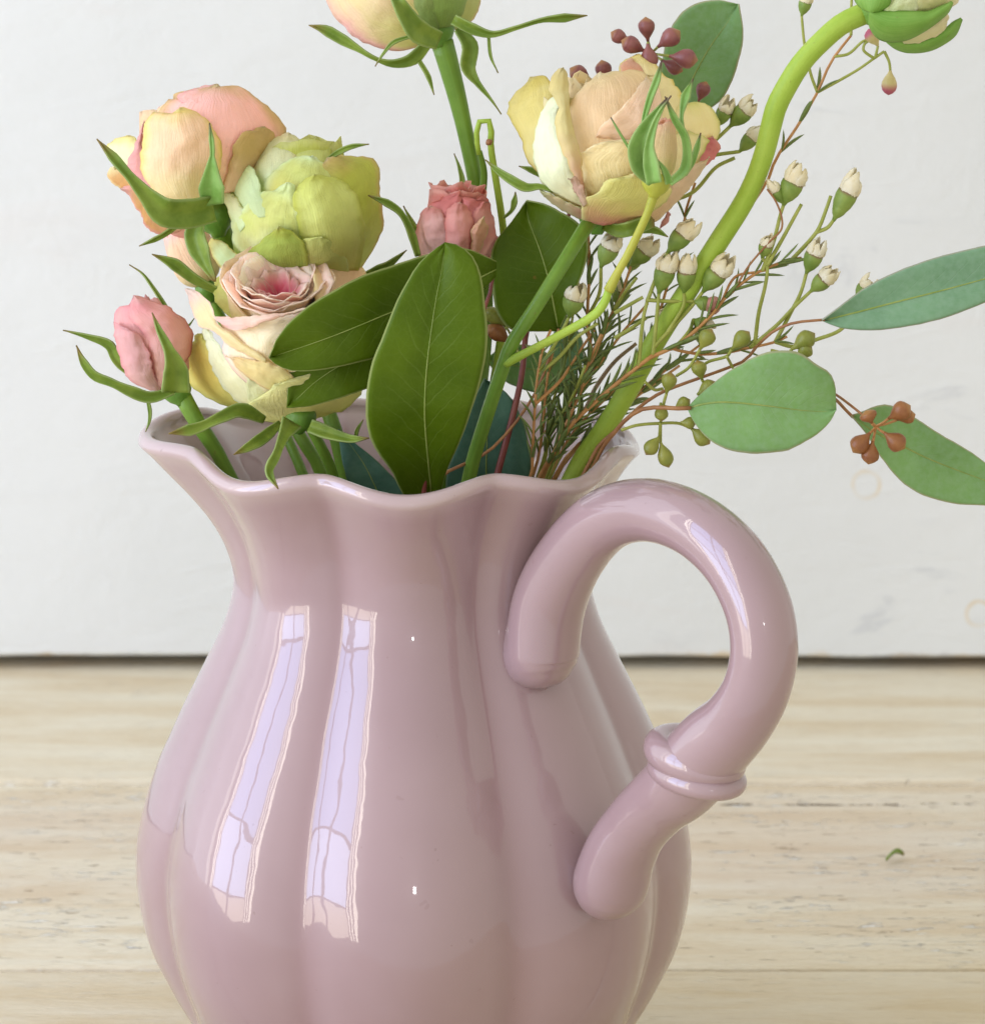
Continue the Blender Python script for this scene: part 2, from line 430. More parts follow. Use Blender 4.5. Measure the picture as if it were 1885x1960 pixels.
def wall_material():
    m, nt, out = new_mat('worn_white_paint'); b = NB(nt)
    tc = b.n('ShaderNodeTexCoord').outputs['Object']
    sep = b.n('ShaderNodeSeparateXYZ'); b.link(tc, sep.inputs[0]); x, z = sep.outputs[0], sep.outputs[2]
    n1 = b.noise(tc, 6, 4); n2 = b.noise(b.mapping(tc, (22, 1, 60)), 1.0, 5, .65, .8); n3 = b.noise(tc, 260, 3)
    n4 = b.noise(b.mapping(tc, (10, 1, 42), (4, 0, 2)), 1.0, 4, .6, .4)
    col = b.mix(b.sstep(.3, .7, n1), (.655, .658, .632, 1), (.705, .706, .680, 1))
    # grey scuffs, mostly to the right
    zone = b.math('MULTIPLY', b.sstep(.03, .16, x), b.sstep(.45, .62, b.noise(tc, 13, 2)))
    sc1 = b.math('MULTIPLY', b.sstep(.585, .69, n2), b.math('ADD', .10, b.math('MULTIPLY', zone, .8)))
    col = b.mix(b.math('MULTIPLY', sc1, .40), col, (.44, .45, .47, 1))
    col = b.mix(b.math('MULTIPLY', b.sstep(.62, .72, n4), .10), col, (.66, .56, .50, 1))
    # two drip rings
    for (px, py, rr) in ((1657, 928, 26), (1873, 1175, 24)):
        c = PW(px, py); r = rr*1.45*K
        dx = b.math('SUBTRACT', x, c.x); dz = b.math('SUBTRACT', z, c.z)
        d = b.math('SQRT', b.math('ADD', b.math('MULTIPLY', dx, dx), b.math('MULTIPLY', dz, dz)))
        d = b.math('ADD', d, b.math('MULTIPLY', b.math('SUBTRACT', b.noise(tc, 140, 3), .5), .0016))
        ring = b.sstep(.0010, .0002, b.math('ABSOLUTE', b.math('SUBTRACT', d, r)))
        ring = b.math('MULTIPLY', ring, b.math('ADD', .15, b.math('MULTIPLY', b.sstep(.35, .7, b.noise(tc, 90, 2)), .55)))
        col = b.mix(ring, col, (.66, .50, .27, 1))
    # chipped and dirty lower edge
    ez = b.math('ADD', z, b.math('MULTIPLY', b.math('SUBTRACT', b.noise(b.mapping(tc, (60, 1, 80)), 1.0, 4, .65), .5), .013))
    ed = b.math('MULTIPLY', b.sstep(.0066, .0040, ez), b.sstep(.44, .58, b.noise(b.mapping(tc, (9, 0, 0)), 1.0, 3, .6)))
    col = b.mix(b.math('MULTIPLY', ed, .75), col, b.mix(b.sstep(.42, .55, b.noise(b.mapping(tc, (24, 0, 0)), 1.0, 2)), (.62, .44, .20, 1), (.34, .35, .37, 1)))
    s = b.n('ShaderNodeBsdfPrincipled'); b.link(col, s.inputs['Base Color']); s.inputs['Roughness'].default_value = .55
    s.inputs['Specular IOR Level'].default_value = .25
    h = b.math('ADD', b.math('MULTIPLY', n3, .25), b.math('MULTIPLY', n2, .8))
    b.link(b.bump(h, .55, .0014), s.inputs['Normal']); b.link(s.outputs[0], out.inputs['Surface'])
    return m
WOOD, WALL = wood_material(), wall_material()

def plank(parent, y0, y1, x0=-1.1, x1=1.1, th=.028, seed=0, drop=0.0):
    """board with slightly wandering, softened long edges; y0 < y1"""
    rnd = random.Random(seed); n = 220
    def wander(k):
        ph = [rnd.uniform(0, 6.28) for _ in range(5)]
        return lambda x: .00028*math.sin(14*x+ph[0]) + .00018*math.sin(47*x+ph[1]) + .00013*math.sin(131*x+ph[2]) + .0001*math.sin(333*x+ph[3])
    wa, wb = wander(0), wander(1)
    V = []; prof = [(0, 0, -th), (0, 0, -.0022), (0, .0007, -.0006), (0, .0022, 0)]
    for i in range(n):
        x = x0+(x1-x0)*i/(n-1); a, b_ = y0+.0014+wa(x), y1-.0014+wb(x)
        row = [(x, a+p[1], p[2]-drop) for p in prof] + [(x, b_-p[1], p[2]-drop) for p in reversed(prof)]
        V += row
    k = 8; F = []
    for i in range(n-1):
        for j in range(k):
            a = i*k+j; b2 = i*k+(j+1) % k
            F.append((a, a+k, b2+k, b2))
    F.append(tuple(range(k))); F.append(tuple((n-1)*k+j for j in reversed(range(k))))
    return mesh_obj('plank', V, F, WOOD, parent, smooth_=False)
table = bpy.data.objects.new('table_top', None); COL.objects.link(table); table['kind'] = 'structure'
table['label'] = 'bare pale pine boards with worn paint under the jug'
plank(table, J1, WY+.10, seed=1)
plank(table, J2, J1, seed=2, drop=.0006)
plank(table, J2-.150, J2, seed=3)
plank(table, J2-.290, J2-.150, seed=4, drop=.0004)
# wall board: a painted panel that stops a few millimetres above the table
def wall_board():
    bm = bmesh.new(); x0, x1, z0, z1, y0, y1 = -1.1, 1.1, PW(942, 1257).z, .85, WY, WY+.02
    n = 160; rnd = random.Random(5); V = []
    ph = [rnd.uniform(0, 6.28) for _ in range(6)]
    for i in range(n):
        x = x0+(x1-x0)*i/(n-1)
        e = .00035*math.sin(9*x+ph[0])+.00022*math.sin(37*x+ph[1])+.00016*math.sin(120*x+ph[2])+.00012*math.sin(290*x+ph[3])
        V += [(x, y0, z1), (x, y0, z0+.0012+e), (x, y0+.0012, z0+e), (x, y1, z0+e), (x, y1, z1)]
    k = 5; F = []
    for i in range(n-1):
        for j in range(k):
            a = i*k+j; b2 = i*k+(j+1) % k; F.append((a, b2, b2+k, a+k))
    F.append(tuple(reversed(range(k)))); F.append(tuple((n-1)*k+j for j in range(k)))
    o = mesh_obj('wall', V, F, WALL, smooth_=False); o['kind'] = 'structure'
    o['label'] = 'white painted board wall with faint grey scuffs and drip rings'
wall_board()
# added near-black block behind the board, standing in for shade in the slit
SLIT_SHADE = simple_material('slit_shade_black', (.03, .025, .02), (.05, .04, .03), .8)
def box(name, lo, hi, mat, parent=None):
    x0, y0, z0 = lo; x1, y1, z1 = hi
    V = [(x0, y0, z0), (x1, y0, z0), (x1, y1, z0), (x0, y1, z0), (x0, y0, z1), (x1, y0, z1), (x1, y1, z1), (x0, y1, z1)]
    F = [(0, 3, 2, 1), (4, 5, 6, 7), (0, 1, 5, 4), (1, 2, 6, 5), (2, 3, 7, 6), (3, 0, 4, 7)]
    return mesh_obj(name, V, F, mat, parent, smooth_=False)
bt = box('slit_shade_block', (-1.08, WY+.0215, .0005), (1.08, WY+.05, .80), SLIT_SHADE); bt['kind'] = 'structure'
bt['label'] = 'added dark block standing in for the shade in the slit under the white wall'

# ================================================================== JUG
def glaze_material():
    m, nt, out = new_mat('mauve_glaze'); b = NB(nt)
    tc = b.n('ShaderNodeTexCoord').outputs['Object']
    n1 = b.noise(tc, 22, 3); n2 = b.noise(tc, 230, 2); n3 = b.noise(tc, 60, 2)
    col = b.mix(b.sstep(.3, .7, n1), (.325, .214, .224, 1), (.356, .240, .250, 1))
    col = b.mix(b.math('MULTIPLY', b.sstep(.735, .76, n2), .5), col, (.30, .19, .20, 1))
    uv = b.n('ShaderNodeUVMap', uv_map='UVMap').outputs[0]
    sp_ = b.n('ShaderNodeSeparateXYZ'); b.link(uv, sp_.inputs[0])
    col = b.mix(b.math('MULTIPLY', b.sstep(.45, .0, sp_.outputs[0]), .42), col, (.262, .152, .158, 1))      # glaze pooled in the grooves
    thin = b.math('MULTIPLY', sp_.outputs[1], b.math('ADD', .35, b.math('MULTIPLY', n3, .6)))
    col = b.mix(thin, col, (.50, .38, .37, 1))                                                              # thin glaze on the lip
    pin = b.sstep(.745, .77, b.noise(tc, 520, 2))
    col = b.mix(b.math('MULTIPLY', pin, .35), col, (.22, .13, .13, 1))
    s = b.n('ShaderNodeBsdfPrincipled'); b.link(col, s.inputs['Base Color'])
    s.inputs['Roughness'].default_value = .28; s.inputs['Specular IOR Level'].default_value = .35
    s.inputs['Coat Weight'].default_value = 1.0; s.inputs['Coat Roughness'].default_value = .034; s.inputs['Coat IOR'].default_value = 1.52
    bn = b.bump(b.math('ADD', b.math('ADD', b.math('MULTIPLY', b.noise(tc, 16, 2), 2.2), n3), b.math('MULTIPLY', n2, .05)), .24, .0013)
    b.link(bn, s.inputs['Coat Normal']); b.link(s.outputs[0], out.inputs['Surface'])
    return m
GLAZE = glaze_material()
JX = 789.0
prof_px = [(2062, 305), (2040, 345), (2000, 382), (1960, 411), (1920, 440), (1880, 465), (1800, 505), (1720, 525), (1640, 531), (1560, 521),
           (1460, 490), (1400, 463), (1350, 440), (1250, 390), (1180, 358), (1110, 341), (1050, 347), (1000, 362), (950, 388), (910, 416), (880, 440), (862, 458)]
prof = []
for y, hw in prof_px:
    c = P(JX, y, 0); prof.append((P(JX+hw, y, 0).x - c.x, 0.0, c.z))
BASE_Z = prof[0][2]
RIM_Z = prof[-1][2]
def ang(a): return (a+math.pi) % (2*math.pi)-math.pi
def jug_point(r, z, th, rimness, depth=1.0):
    """add flutes, scalloped rim and spout.  th: 0 = towards the camera, + = right"""
    c4_ = math.cos(4*th); s = math.sqrt(c4_*c4_+.016); s = (s-.1265)/(1.008-.1265)
    hh = (z-BASE_Z)/(RIM_Z-BASE_Z)
    amp = (.074*smooth(0, .25, hh)*(1-.25*hh) + .030*rimness)*depth*(1 - rimness*(.75*math.exp(-(ang(th-R_(72))/R_(26))**2) + .45*math.exp(-(ang(th-R_(-66))/R_(18))**2)))
    rr = r*(1-amp*(1-s))
    sp = math.exp(-(ang(th-R_(-98))/R_(25))**2)
    rr += rimness**2.2*(.0090*sp - .0028*math.exp(-(ang(th-R_(85))/R_(40))**2))
    zz = z + rimness*(.0015*math.cos(8*th)*-1 + .0034*sp - .0004*math.exp(-(ang(th-R_(-150))/R_(45))**2) + .0012*math.exp(-(ang(th-R_(100))/R_(40))**2))
    return Vector((rr*math.sin(th), -rr*math.cos(th), zz))
def build_jug():
    outer = cr(prof, 110); ro = [(p.x, p.z) for p in outer]
    T = .0042; rows = []
    for r, z in ro: rows.append((r, z, smooth(.72, 1.0, (z-BASE_Z)/(RIM_Z-BASE_Z)), 1.0))
    # rolled lip
    r1, z1 = ro[-1]
    for k in range(1, 9):
        a = math.pi*k/9
        rows.append((r1 - .0021 + .0021*math.cos(a) , z1 + .0026*math.sin(a) , 1.0, 1.0))
    inner = [(r-T, z, smooth(.72, 1.0, (z-BASE_Z)/(RIM_Z-BASE_Z)), .9) for r, z in reversed(ro) if z > BASE_Z+.006]
    rows += inner
    rows.append((.004, BASE_Z+.006, 0, 0))
    n = 320; V = []; UV = []; nl = len(ro)
    for j, (r, z, rm, dp) in enumerate(rows):
        lip_ = 1.0 if nl-1 <= j <= nl+8 else max(smooth(nl-5, nl-1, j) if j < nl else smooth(nl+13, nl+8, j) if j < nl+13 else 0.0, 0.0)
        for i in range(n):
            th = 2*math.pi*i/n
            V.append(jug_point(r, z, th, rm, dp)); UV.append((abs(math.cos(4*th)), lip_))
    F = grid_faces(n, len(rows), True)
    V.append(Vector((0, 0, BASE_Z+.006))); UV.append((1, 0)); c = len(V)-1; o = (len(rows)-1)*n
    F += [(c, o+i, o+(i+1) % n) for i in range(n)]
    # underside
    V.append(Vector((0, 0, BASE_Z+.002))); UV.append((1, 0)); c = len(V)-1
    F += [(c, (i+1) % n, i) for i in range(n)]
    return V, F, UV
jug = thing('jug', 'glossy mauve ceramic jug with fluted belly, scalloped rim and looped handle', 'jug', (0, 0, 0))
dz = -BASE_Z                                   # table top sits at the jug's foot
V, F, UV = build_jug()
body = mesh_obj('body', V, [tuple(reversed(f)) for f in F], GLAZE, jug, UV)
def PH(x, y, az=39.5):                          # point seen at (x, y) on the handle's upright plane
    d = ray(x, y); a = R_(az); nrm = Vector((math.cos(a), math.sin(a), 0))
    return CAM + d*(-CAM.dot(nrm)/d.dot(nrm))
hp = [(1045, 1318), (1044, 1311), (1042, 1297), (1039, 1276), (1038, 1246), (1052, 1150), (1095, 1062), (1160, 995), (1238, 976), (1325, 1003), (1400, 1067), (1448, 1155),
      (1462, 1240), (1447, 1320), (1412, 1380), (1368, 1424), (1332, 1464), (1302, 1500), (1262, 1534), (1220, 1578),
      (1188, 1630), (1170, 1684), (1163, 1712), (1159, 1734), (1157, 1749), (1156, 1756)]
hw = [2, 31, 51, 65, 71, 71, 66, 62, 61, 62, 64, 65, 65, 65, 68, 75, 77, 73, 66, 64, 69, 73, 67, 52, 32, 2]
Wp = [PH(x, y) for x, y in hp]
rad = [w_*( (CAM-p).length/ (FPX) ) for w_, p in zip(hw, Wp)]
# radii follow the control points: resample both along the same chord parameter
def tube_var(pts, rads, n, seg):
    q = cr([(p.x, p.y, p.z) for p in pts], n)
    d = [0]
    for a, b in zip(pts, pts[1:]): d.append(d[-1]+(b-a).length)
    rr = []
    for i in range(n):
        s = d[-1]*i/(n-1); k = 0
        while k < len(d)-2 and d[k+1] < s: k += 1
        u = (s-d[k])/(d[k+1]-d[k]); p0 = rads[max(k-1, 0)]; p1, p2 = rads[k], rads[k+1]; p3 = rads[min(k+2, len(rads)-1)]
        m1 = (p2-p0)*.5; m2 = (p3-p1)*.5
        if (p2-p1)*(p1-p0) <= 0: m1 = 0
        if (p3-p2)*(p2-p1) <= 0: m2 = 0
        rr.append(max(1e-5, p1*(2*u**3-3*u*u+1)+m1*(u**3-2*u*u+u)+p2*(3*u*u-2*u**3)+m2*(u**3-u*u)))
    return q, rr
q, rr = tube_var(Wp, rad, 260, 64)
V, F, UV = tube_data(q, rr, n=260, seg=64)
fine = [(p.x, p.z) for p in cr(prof, 300)]
def body_radius(p):
    z = p.z; k = min(range(len(fine)), key=lambda i: abs(fine[i][1]-z)); th = math.atan2(p.x, -p.y)
    g = jug_point(fine[k][0], fine[k][1], th, smooth(.72, 1.0, (z-BASE_Z)/(RIM_Z-BASE_Z)))
    return math.hypot(g.x, g.y)
def fillet(V, centres, seg, w_=.0036, push=.0007):
    out = []
    for i, v in enumerate(V):
        c = centres[min(i//seg, len(centres)-1)]
        d = math.hypot(v.x, v.y)-body_radius(v)
        if d < w_:
            rad_ = Vector((v.x, v.y, 0)).normalized(); e = v-c; e -= rad_*e.dot(rad_)
            if e.length > 1e-6:
                v = v + e.normalized()*(push*(1-max(d, 0)/w_)**2)
        out.append(v)
    return out
V = fillet(V, q, 64)
handle = mesh_obj('handle', V, F, GLAZE, jug, [(1.0, 0.0)]*len(V))
# rolled ring where the two arms of the handle meet
def ring_part(px, half, minor, tilt_deg, squash=.92):
    c = PH(*px); sc_ = (CAM-c).length/FPX; a = R_(39.5)
    ex = Vector((math.sin(a), -math.cos(a), 0)); ey = Vector((math.cos(a), math.sin(a), 0)); ez = Vector((0, 0, 1))
    tl = R_(tilt_deg); ex = ex*math.cos(tl)+ez*math.sin(tl); en = ex.cross(ey).normalized()
    V, F = [], []; n, m = 64, 18
    for i in range(n):
        t = 2*math.pi*i/n; d = ex*math.cos(t)*1.22+ey*math.sin(t)*squash
        for k in range(m):
            p = 2*math.pi*k/m
            V.append(c + d*((half-minor+minor*math.cos(p))*sc_) + en*(minor*1.05*math.sin(p)*sc_))
    for i in range(n):
        for k in range(m):
            F.append((i*m+k, ((i+1) % n)*m+k, ((i+1) % n)*m+(k+1) % m, i*m+(k+1) % m))
    return mesh_obj('collar', V, F, GLAZE, handle, [(1.0, 0.0)]*len(V))
ring_part((1329, 1446), 93, 34, -8)
ring_part((1333, 1482), 90, 20, -6)

# ================================================================== FLOWER MATERIALS
PETAL = petal_material()
STEM_G = green_material('rose_stem', (.12, .23, .022), (.19, .33, .04), .38, .10)
STEM_L = green_material('ranunculus_stem', (.33, .49, .040), (.44, .58, .080), .5, .15)
STEM_Y = green_material('yellow_stem', (.38, .40, .04), (.50, .48, .07), .45, .15)
STEM_B = green_material('rose_hip', (.085, .20, .020), (.14, .28, .035), .42, .05)
SEPAL = sepal_material('sepal_green', (.15, .235, .022), (.24, .33, .045), (.24, .17, .04))
SEPAL_L = sepal_material('sepal_light', (.20, .38, .07), (.28, .47, .12), (.12, .07, .05))
LEAF_D = leaf_material('eucalyptus_leaf', (.068, .120, .003), (.098, .156, .006), (.22, .30, .07), (.36, .40, .14))
LEAF_T = leaf_material('eucalyptus_leaf_teal', (.05, .145, .095), (.075, .185, .12), (.12, .25, .19), (.16, .22, .13), bloom=.12)
LEAF_P = leaf_material('eucalyptus_leaf_pale', (.155, .315, .060), (.195, .37, .088), (.30, .40, .17), (.48, .40, .22), rough=.55, bloom=.26)
LEAF_B = leaf_material('eucalyptus_leaf_blue', (.135, .285, .135), (.175, .335, .165), (.26, .40, .22), (.40, .34, .24), rough=.55, bloom=.28)
MIDRIB = simple_material('leaf_midrib', (.20, .27, .05), (.29, .34, .09), .45, 300)
TWIG_R = simple_material('red_twig', (.16, .035, .03), (.24, .07, .05), .42, 160)
TWIG_B = simple_material('brown_twig', (.26, .11, .045), (.36, .17, .06), .5, 220)
TWIG_O = simple_material('orange_twig', (.42, .19, .06), (.55, .28, .10), .55, 260)
TWIG_G = simple_material('green_twig', (.28, .31, .05), (.38, .40, .09), .5, 260)
TWIG_Y = simple_material('grey_twig', (.30, .20, .12), (.40, .28, .18), .6, 300)
NEEDLE = simple_material('waxflower_needle', (.16, .22, .05), (.23, .29, .08), .5, 300, transl=.15)
BERRY_P = simple_material('purple_bud', (.20, .060, .062), (.29, .105, .085), .38, 240, along=(.74, 1.0, (.34, .16, .055)))
BERRY_B = simple_material('brown_bud', (.22, .075, .025), (.30, .12, .035), .42, 240, along=(.70, 1.0, (.36, .17, .05)))
BERRY_G = simple_material('olive_bud', (.20, .225, .035), (.30, .30, .055), .42, 200, along=(.78, 1.05, (.30, .17, .05)))
CUP = simple_material('waxflower_cup', (.15, .23, .035), (.25, .33, .065), .5, 260, along=(.86, 1.05, (.22, .08, .075)))
WAXP = simple_material('waxflower_petal', (.88, .76, .48), (.94, .88, .70), .55, 260, transl=.22)
WAXPINK = simple_material('waxflower_pink', (.62, .26, .22), (.74, .40, .30), .5, 260, transl=.2)
BUDMIX = simple_material('waxflower_bud', (.52, .42, .16), (.60, .50, .22), .5, 260, along=(.45, .8, (.42, .09, .13)))
FUZZ = green_material('ranunculus_sepal', (.15, .33, .035), (.27, .46, .085), .6, .2, streak=30)

# ================================================================== GENERATORS
def frame(px, ang_deg, lean_deg):
    """bloom frame: base point, axis (image angle: 0 up, + right; lean: towards the camera), two cross axes"""
    B = P(*px); a, l = R_(ang_deg), R_(lean_deg)
    A = (RT*math.sin(a) + UP*math.cos(a))*math.cos(l) - FW*math.sin(l)
    ref = -FW if abs(l) < R_(75) else UP
    E1 = (ref - A*ref.dot(A)).normalized(); E2 = A.cross(E1)
    return B, A, E1, E2
def gpetal(parent, fr, phi, Rr, H, W, a2, curl, cols, r0=10, a1=86, a0=14, tipk=.28, ruf=.03, seed=0, side=0.0, name='petal', nu=11, nv=17, cup=1.0, thick=.00025):
    """petal grown round a bloom axis; sizes in picture units"""
    B, A, E1, E2 = fr; rnd = random.Random(seed)
    kL = max(4.0, (Rr-r0)/.72); L = (H+.42*kL)/.97; kf = min(.8, kL/L)
    ph = [rnd.uniform(0, 6.28) for _ in range(6)]
    V, UV = [], []; rows = [[None]*nu for _ in range(nv)]
    for i in range(nu):
        u = -1+2*i/(nu-1)
        Lu = L*(1 - tipk*abs(u)**2.4 + .025*math.sin(5*u+ph[0]) + .012*math.sin(11*u+ph[4]))
        rho, h = r0, 0.0; ds = Lu/(nv-1)
        for j in range(nv):
            v = j/(nv-1)
            if v < kf: al = a0+(a1-a0)*smooth(0, kf, v)
            else: al = a1+(a2-a1)*smooth(kf, .9, v)
            al -= (curl + side*abs(u)**2)*smooth(.76, 1.02, v)
            al = R_(al)
            if j: rho += math.cos(al)*ds; h += math.sin(al)*ds
            wv = W*(.30 + .70*smooth(0, .62, v))*(1-.10*smooth(.75, 1, v))
            th = u*wv/max(rho, .55*Rr, 3)*cup
            n = ruf*W*(v**2)*(math.sin(4*u+ph[1]+3*v) + .6*math.sin(9*u+ph[2]) + .4*math.sin(15*u+5*v+ph[3]))
            rr = rho + math.sin(al)*n; hh = h - math.cos(al)*n
            a = phi+th
            p = B + (E1*math.cos(a)+E2*math.sin(a))*(rr*K) + A*(hh*K)
            rows[j][i] = p
    for j in range(nv):
        for i in range(nu): V.append(rows[j][i]); UV.append((-1+2*i/(nu-1), j/(nv-1)))
    o = mesh_obj(name, V, grid_faces(nu, nv), PETAL if cols else SEPAL, parent, UV, thick=thick)
    if cols:
        for k, c in zip(('c0', 'c1', 'c2'), cols): o[k] = c
    return o
def ring(parent, fr, n, phi0, Rr, H, W, a2, curl, cols, seed=0, span=360, **kw):
    rnd = random.Random(seed*7+1)
    for i in range(n):
        ph = R_(phi0 + span*i/n + rnd.uniform(-10, 10))
        j = rnd.uniform
        gpetal(parent, fr, ph, Rr*j(.95, 1.05), H*j(.94, 1.05), W*j(.92, 1.08), a2+j(-6, 6), curl*j(.7, 1.3), cols, seed=seed*31+i, **kw)
def hip(parent, px, ang_deg, lean, r, h, mat=None, name='bloom', label=None):
    """the green swelling below a rose: a lathe; returned as the bloom that carries petals and sepals"""
    B, A, E1, E2 = frame(px, ang_deg, lean); seg, prof_ = 20, [(-.75, .30), (-.6, .42), (-.4, .72), (-.1, .97), (.15, 1.0), (.35, .92), (.5, .85), (.55, .6), (.56, .02)]
    V, UV = [], []
    for a_, rr in prof_:
        for k in range(seg):
            t = 2*math.pi*k/seg
            V.append(B + A*(a_*h*K) + (E1*math.cos(t)+E2*math.sin(t))*(rr*r*K)); UV.append((k/seg, a_+.75))
    F = grid_faces(seg, len(prof_), True); F.append(tuple(reversed(range(seg))))
    o = len(prof_)-1; F.append(tuple(o*seg+k for k in range(seg)))
    return mesh_obj(name, V, F, mat or STEM_B, parent, UV, label=label)
def dome(cx, cy, rx, ry, t0, rt, rot=0):
    """depth function: front of an ellipsoid drawn around a bloom; falls off behind outside it"""
    c, s = math.cos(R_(rot)), math.sin(R_(rot))
    def f(x, y):
        dx, dy = x-cx, y-cy
        d = math.hypot((dx*c+dy*s)/rx, (-dx*s+dy*c)/ry)
        if d < .9: return t0 + rt*math.sqrt(1-d*d)
        return t0 + rt*(.436 - (d-.9)*1.3)
    return f
def tp(parent, G, left, right, dm, lay, cols, cup=0.0, lip=0.0, tilt=0.0, wob=.0003, seed=0, nu=11, nv=20, lipv=.78, rise=0.0):
    """traced petal wrapped on a bloom dome. lay: layer in mm, cup: bulge in mm, lip: tip turned out (mm)"""
    L, R2 = G(left), G(right)
    def tf(x, y, u, v):
        return dm(x, y) + .001*(lay + cup*(1-u*u) + lip*smooth(lipv, 1, v) + tilt*u + rise*v)
    return sheet('petal', L, R2, tf, PETAL, parent, nu=nu*2-1, nv=nv+12, wob=wob, seed=seed, cols=cols, jag=4.0, crinkle=.0010, thick=.00014)
def bud(name, base, tip, r, t, mat, parent, t2=None, pointy=1.0, label=None, stalk=0):
    """eucalyptus flower bud: tapered cup with a conical cap, from base to tip"""
    a = P(base[0], base[1], t); b_ = P(tip[0], tip[1], t if t2 is None else t2)
    L = b_-a
    prof_ = [(0, .16), (.12, .24), (.3, .62), (.45, .90), (.6, 1.0), (.70, .985), (.735, .93), (.75, .95), (.86, .66), (.95, .26), (1.0, .03)]
    if pointy < .5: prof_ = [(0, .16), (.12, .3), (.3, .68), (.48, .94), (.64, 1.0), (.80, .86), (.92, .52), (1.0, .03)]
    A = L.normalized(); E1 = A.orthogonal().normalized(); E2 = A.cross(E1); seg = 14
    V, UV = [], []
    for s, rr in prof_:
        for k in range(seg):
            th = 2*math.pi*k/seg; V.append(a + L*s + (E1*math.cos(th)+E2*math.sin(th))*(rr*r*K)); UV.append((k/seg, s))
    F = grid_faces(seg, len(prof_), True); F.append(tuple(reversed(range(seg)))); o = len(prof_)-1; F.append(tuple(o*seg+k for k in range(seg)))
    return mesh_obj(name, V, F, mat, parent, UV, label=label)
def leaf(parent, G, left, right, mid, t, mat, fold=.15, camber=0.0, tilt=0.0, nu=17, nv=30, seed=0, wob=.0002, name='leaf', rib=2.2, label=None, ribmat=None):
    """traced leaf: outline, midrib line and depth along the midrib (list or number, metres)"""
    L, R2, M = G(left), G(right), G(mid)
    wmax = max((Vector(a[:2])-Vector(b[:2])).length for a, b in zip(cr([p[:2]+(0,) for p in L], 12), cr([p[:2]+(0,) for p in R2], 12)))*K*.5
    def tf(x, y, u, v):
        return lin(t, v) - fold*wmax*(1-abs(u))**1.3 + camber*wmax*u*u + tilt*wmax*u
    o = sheet(name, L, R2, tf, mat, parent, nu=nu, nv=nv, mid=M, thick=.00035, wob=wob, seed=seed, label=label, jag=1.0)
    c = cr([p[:2]+(0,) for p in M], 24)
    if rib:
        ph = random.Random(seed)
        pts = []
        vs = o.data.vertices; og = origin(o); mi = nu//2
        for j in range(nv):
            n = (vs[j*nu+mi].co); pts.append(Vector(n)+og+Vector((0, -.00022, 0)))
        tube('midrib', pts[:-1], [rib*K*.5, rib*K*.42, rib*K*.25, rib*K*.08], ribmat or MIDRIB, o, n=nv, seg=6)
    return o
def stem(parent, G, pts, t, widths, mat, jug_end=False, name='stem', seg=12, n=None):
    """stem traced top -> bottom; jug_end carries the last point down into the jug"""
    W, r = stem_px(G(pts), t, widths)
    if jug_end:
        e = into_jug(W[-1]); m = len(W); W = W + e; r = [lin(r, min(1, i/(m-1))) for i in range(m)] + [r[-1]]*3
    return tube(name, W, r, mat, parent, n=n or max(14, 6*len(W)), seg=seg)
def sepals(parent, G, lst, t, mat=None, fold=.3):
    for i, s in enumerate(lst):
        pts, wd = s[0], s[1]; tt = s[2] if len(s) > 2 else t; mm = s[3] if len(s) > 3 and s[3] else (mat or SEPAL)
        g = {id(G1): .3772}.get(id(G))
        sc_ = G([(1, 0)])[0][0]-G([(0, 0)])[0][0]
        ribbon('sepal', G(pts), [w_*sc_ for w_ in wd], tt, mm, parent, fold=fold, twist=.5, seed=i*13+len(pts))

# ================================================================== ROSES
YG = (.62, .62, .16); YG2 = (.70, .68, .24); PALE = (.82, .82, .52); CREAMC = (.89, .79, .46); PEACH = (.86, .61, .37)
PEACH2 = (.89, .68, .46); PINK = (.82, .46, .42); PINK2 = (.93, .62, .55); PINK3 = (.97, .77, .68); DPINK = (.92, .20, .30); ORNG = (.74, .46, .20)
TAN = (.66, .50, .22); LIME = (.57, .59, .13); LIME2 = (.69, .72, .27); PLIME = (.78, .88, .55); YEL = (.80, .68, .22); WHITEG = (.84, .88, .66)

# ---- open pink-hearted rose at the front left
ro = thing('rose', 'open cream rose with deep pink heart, resting against the dark green leaves', 'rose', P(620, 905, .022))
stem(ro, G0, [(585, 800), (598, 825), (618, 862), (636, 905)], [.024, .022, .020, .016], [20, 26], STEM_G, True)
bl = hip(ro, (575, 800, .022), 8, 25, 30, 40)
fr = frame((532, 652, .013), 2, 40)
dm = dome(540, 640, 172, 165, .006, .032)
# hidden back half and body of the cup
ring(bl, fr, 5, 100, 118, 120, 95, 88, 30, (YG2, CREAMC, PEACH2), seed=1, span=200)
IV = (.97, .86, .72)
ring(bl, fr, 4, 20, 84, 128, 125, 66, 30, (CREAMC, IV, PINK3), seed=2, tipk=.06, ruf=.03)
ring(bl, fr, 3, 60, 66, 142, 112, 68, 30, (PINK2, IV, PINK3), seed=3, ruf=.04, tipk=.05)
ring(bl, fr, 3, 0, 50, 142, 88, 70, 26, (DPINK, PINK3, IV), seed=4, ruf=.05, tipk=.05)
ring(bl, fr, 4, 35, 36, 138, 54, 72, 24, (DPINK, PINK2, PINK3), seed=5, ruf=.07, tipk=.05)
ring(bl, fr, 4, 10, 24, 130, 38, 74, 22, (DPINK, DPINK, PINK2), seed=6, ruf=.10, tipk=.05)
ring(bl, fr, 4, 50, 12, 124, 22, 78, 20, (DPINK, DPINK, PINK), seed=7, ruf=.12, tipk=.05)
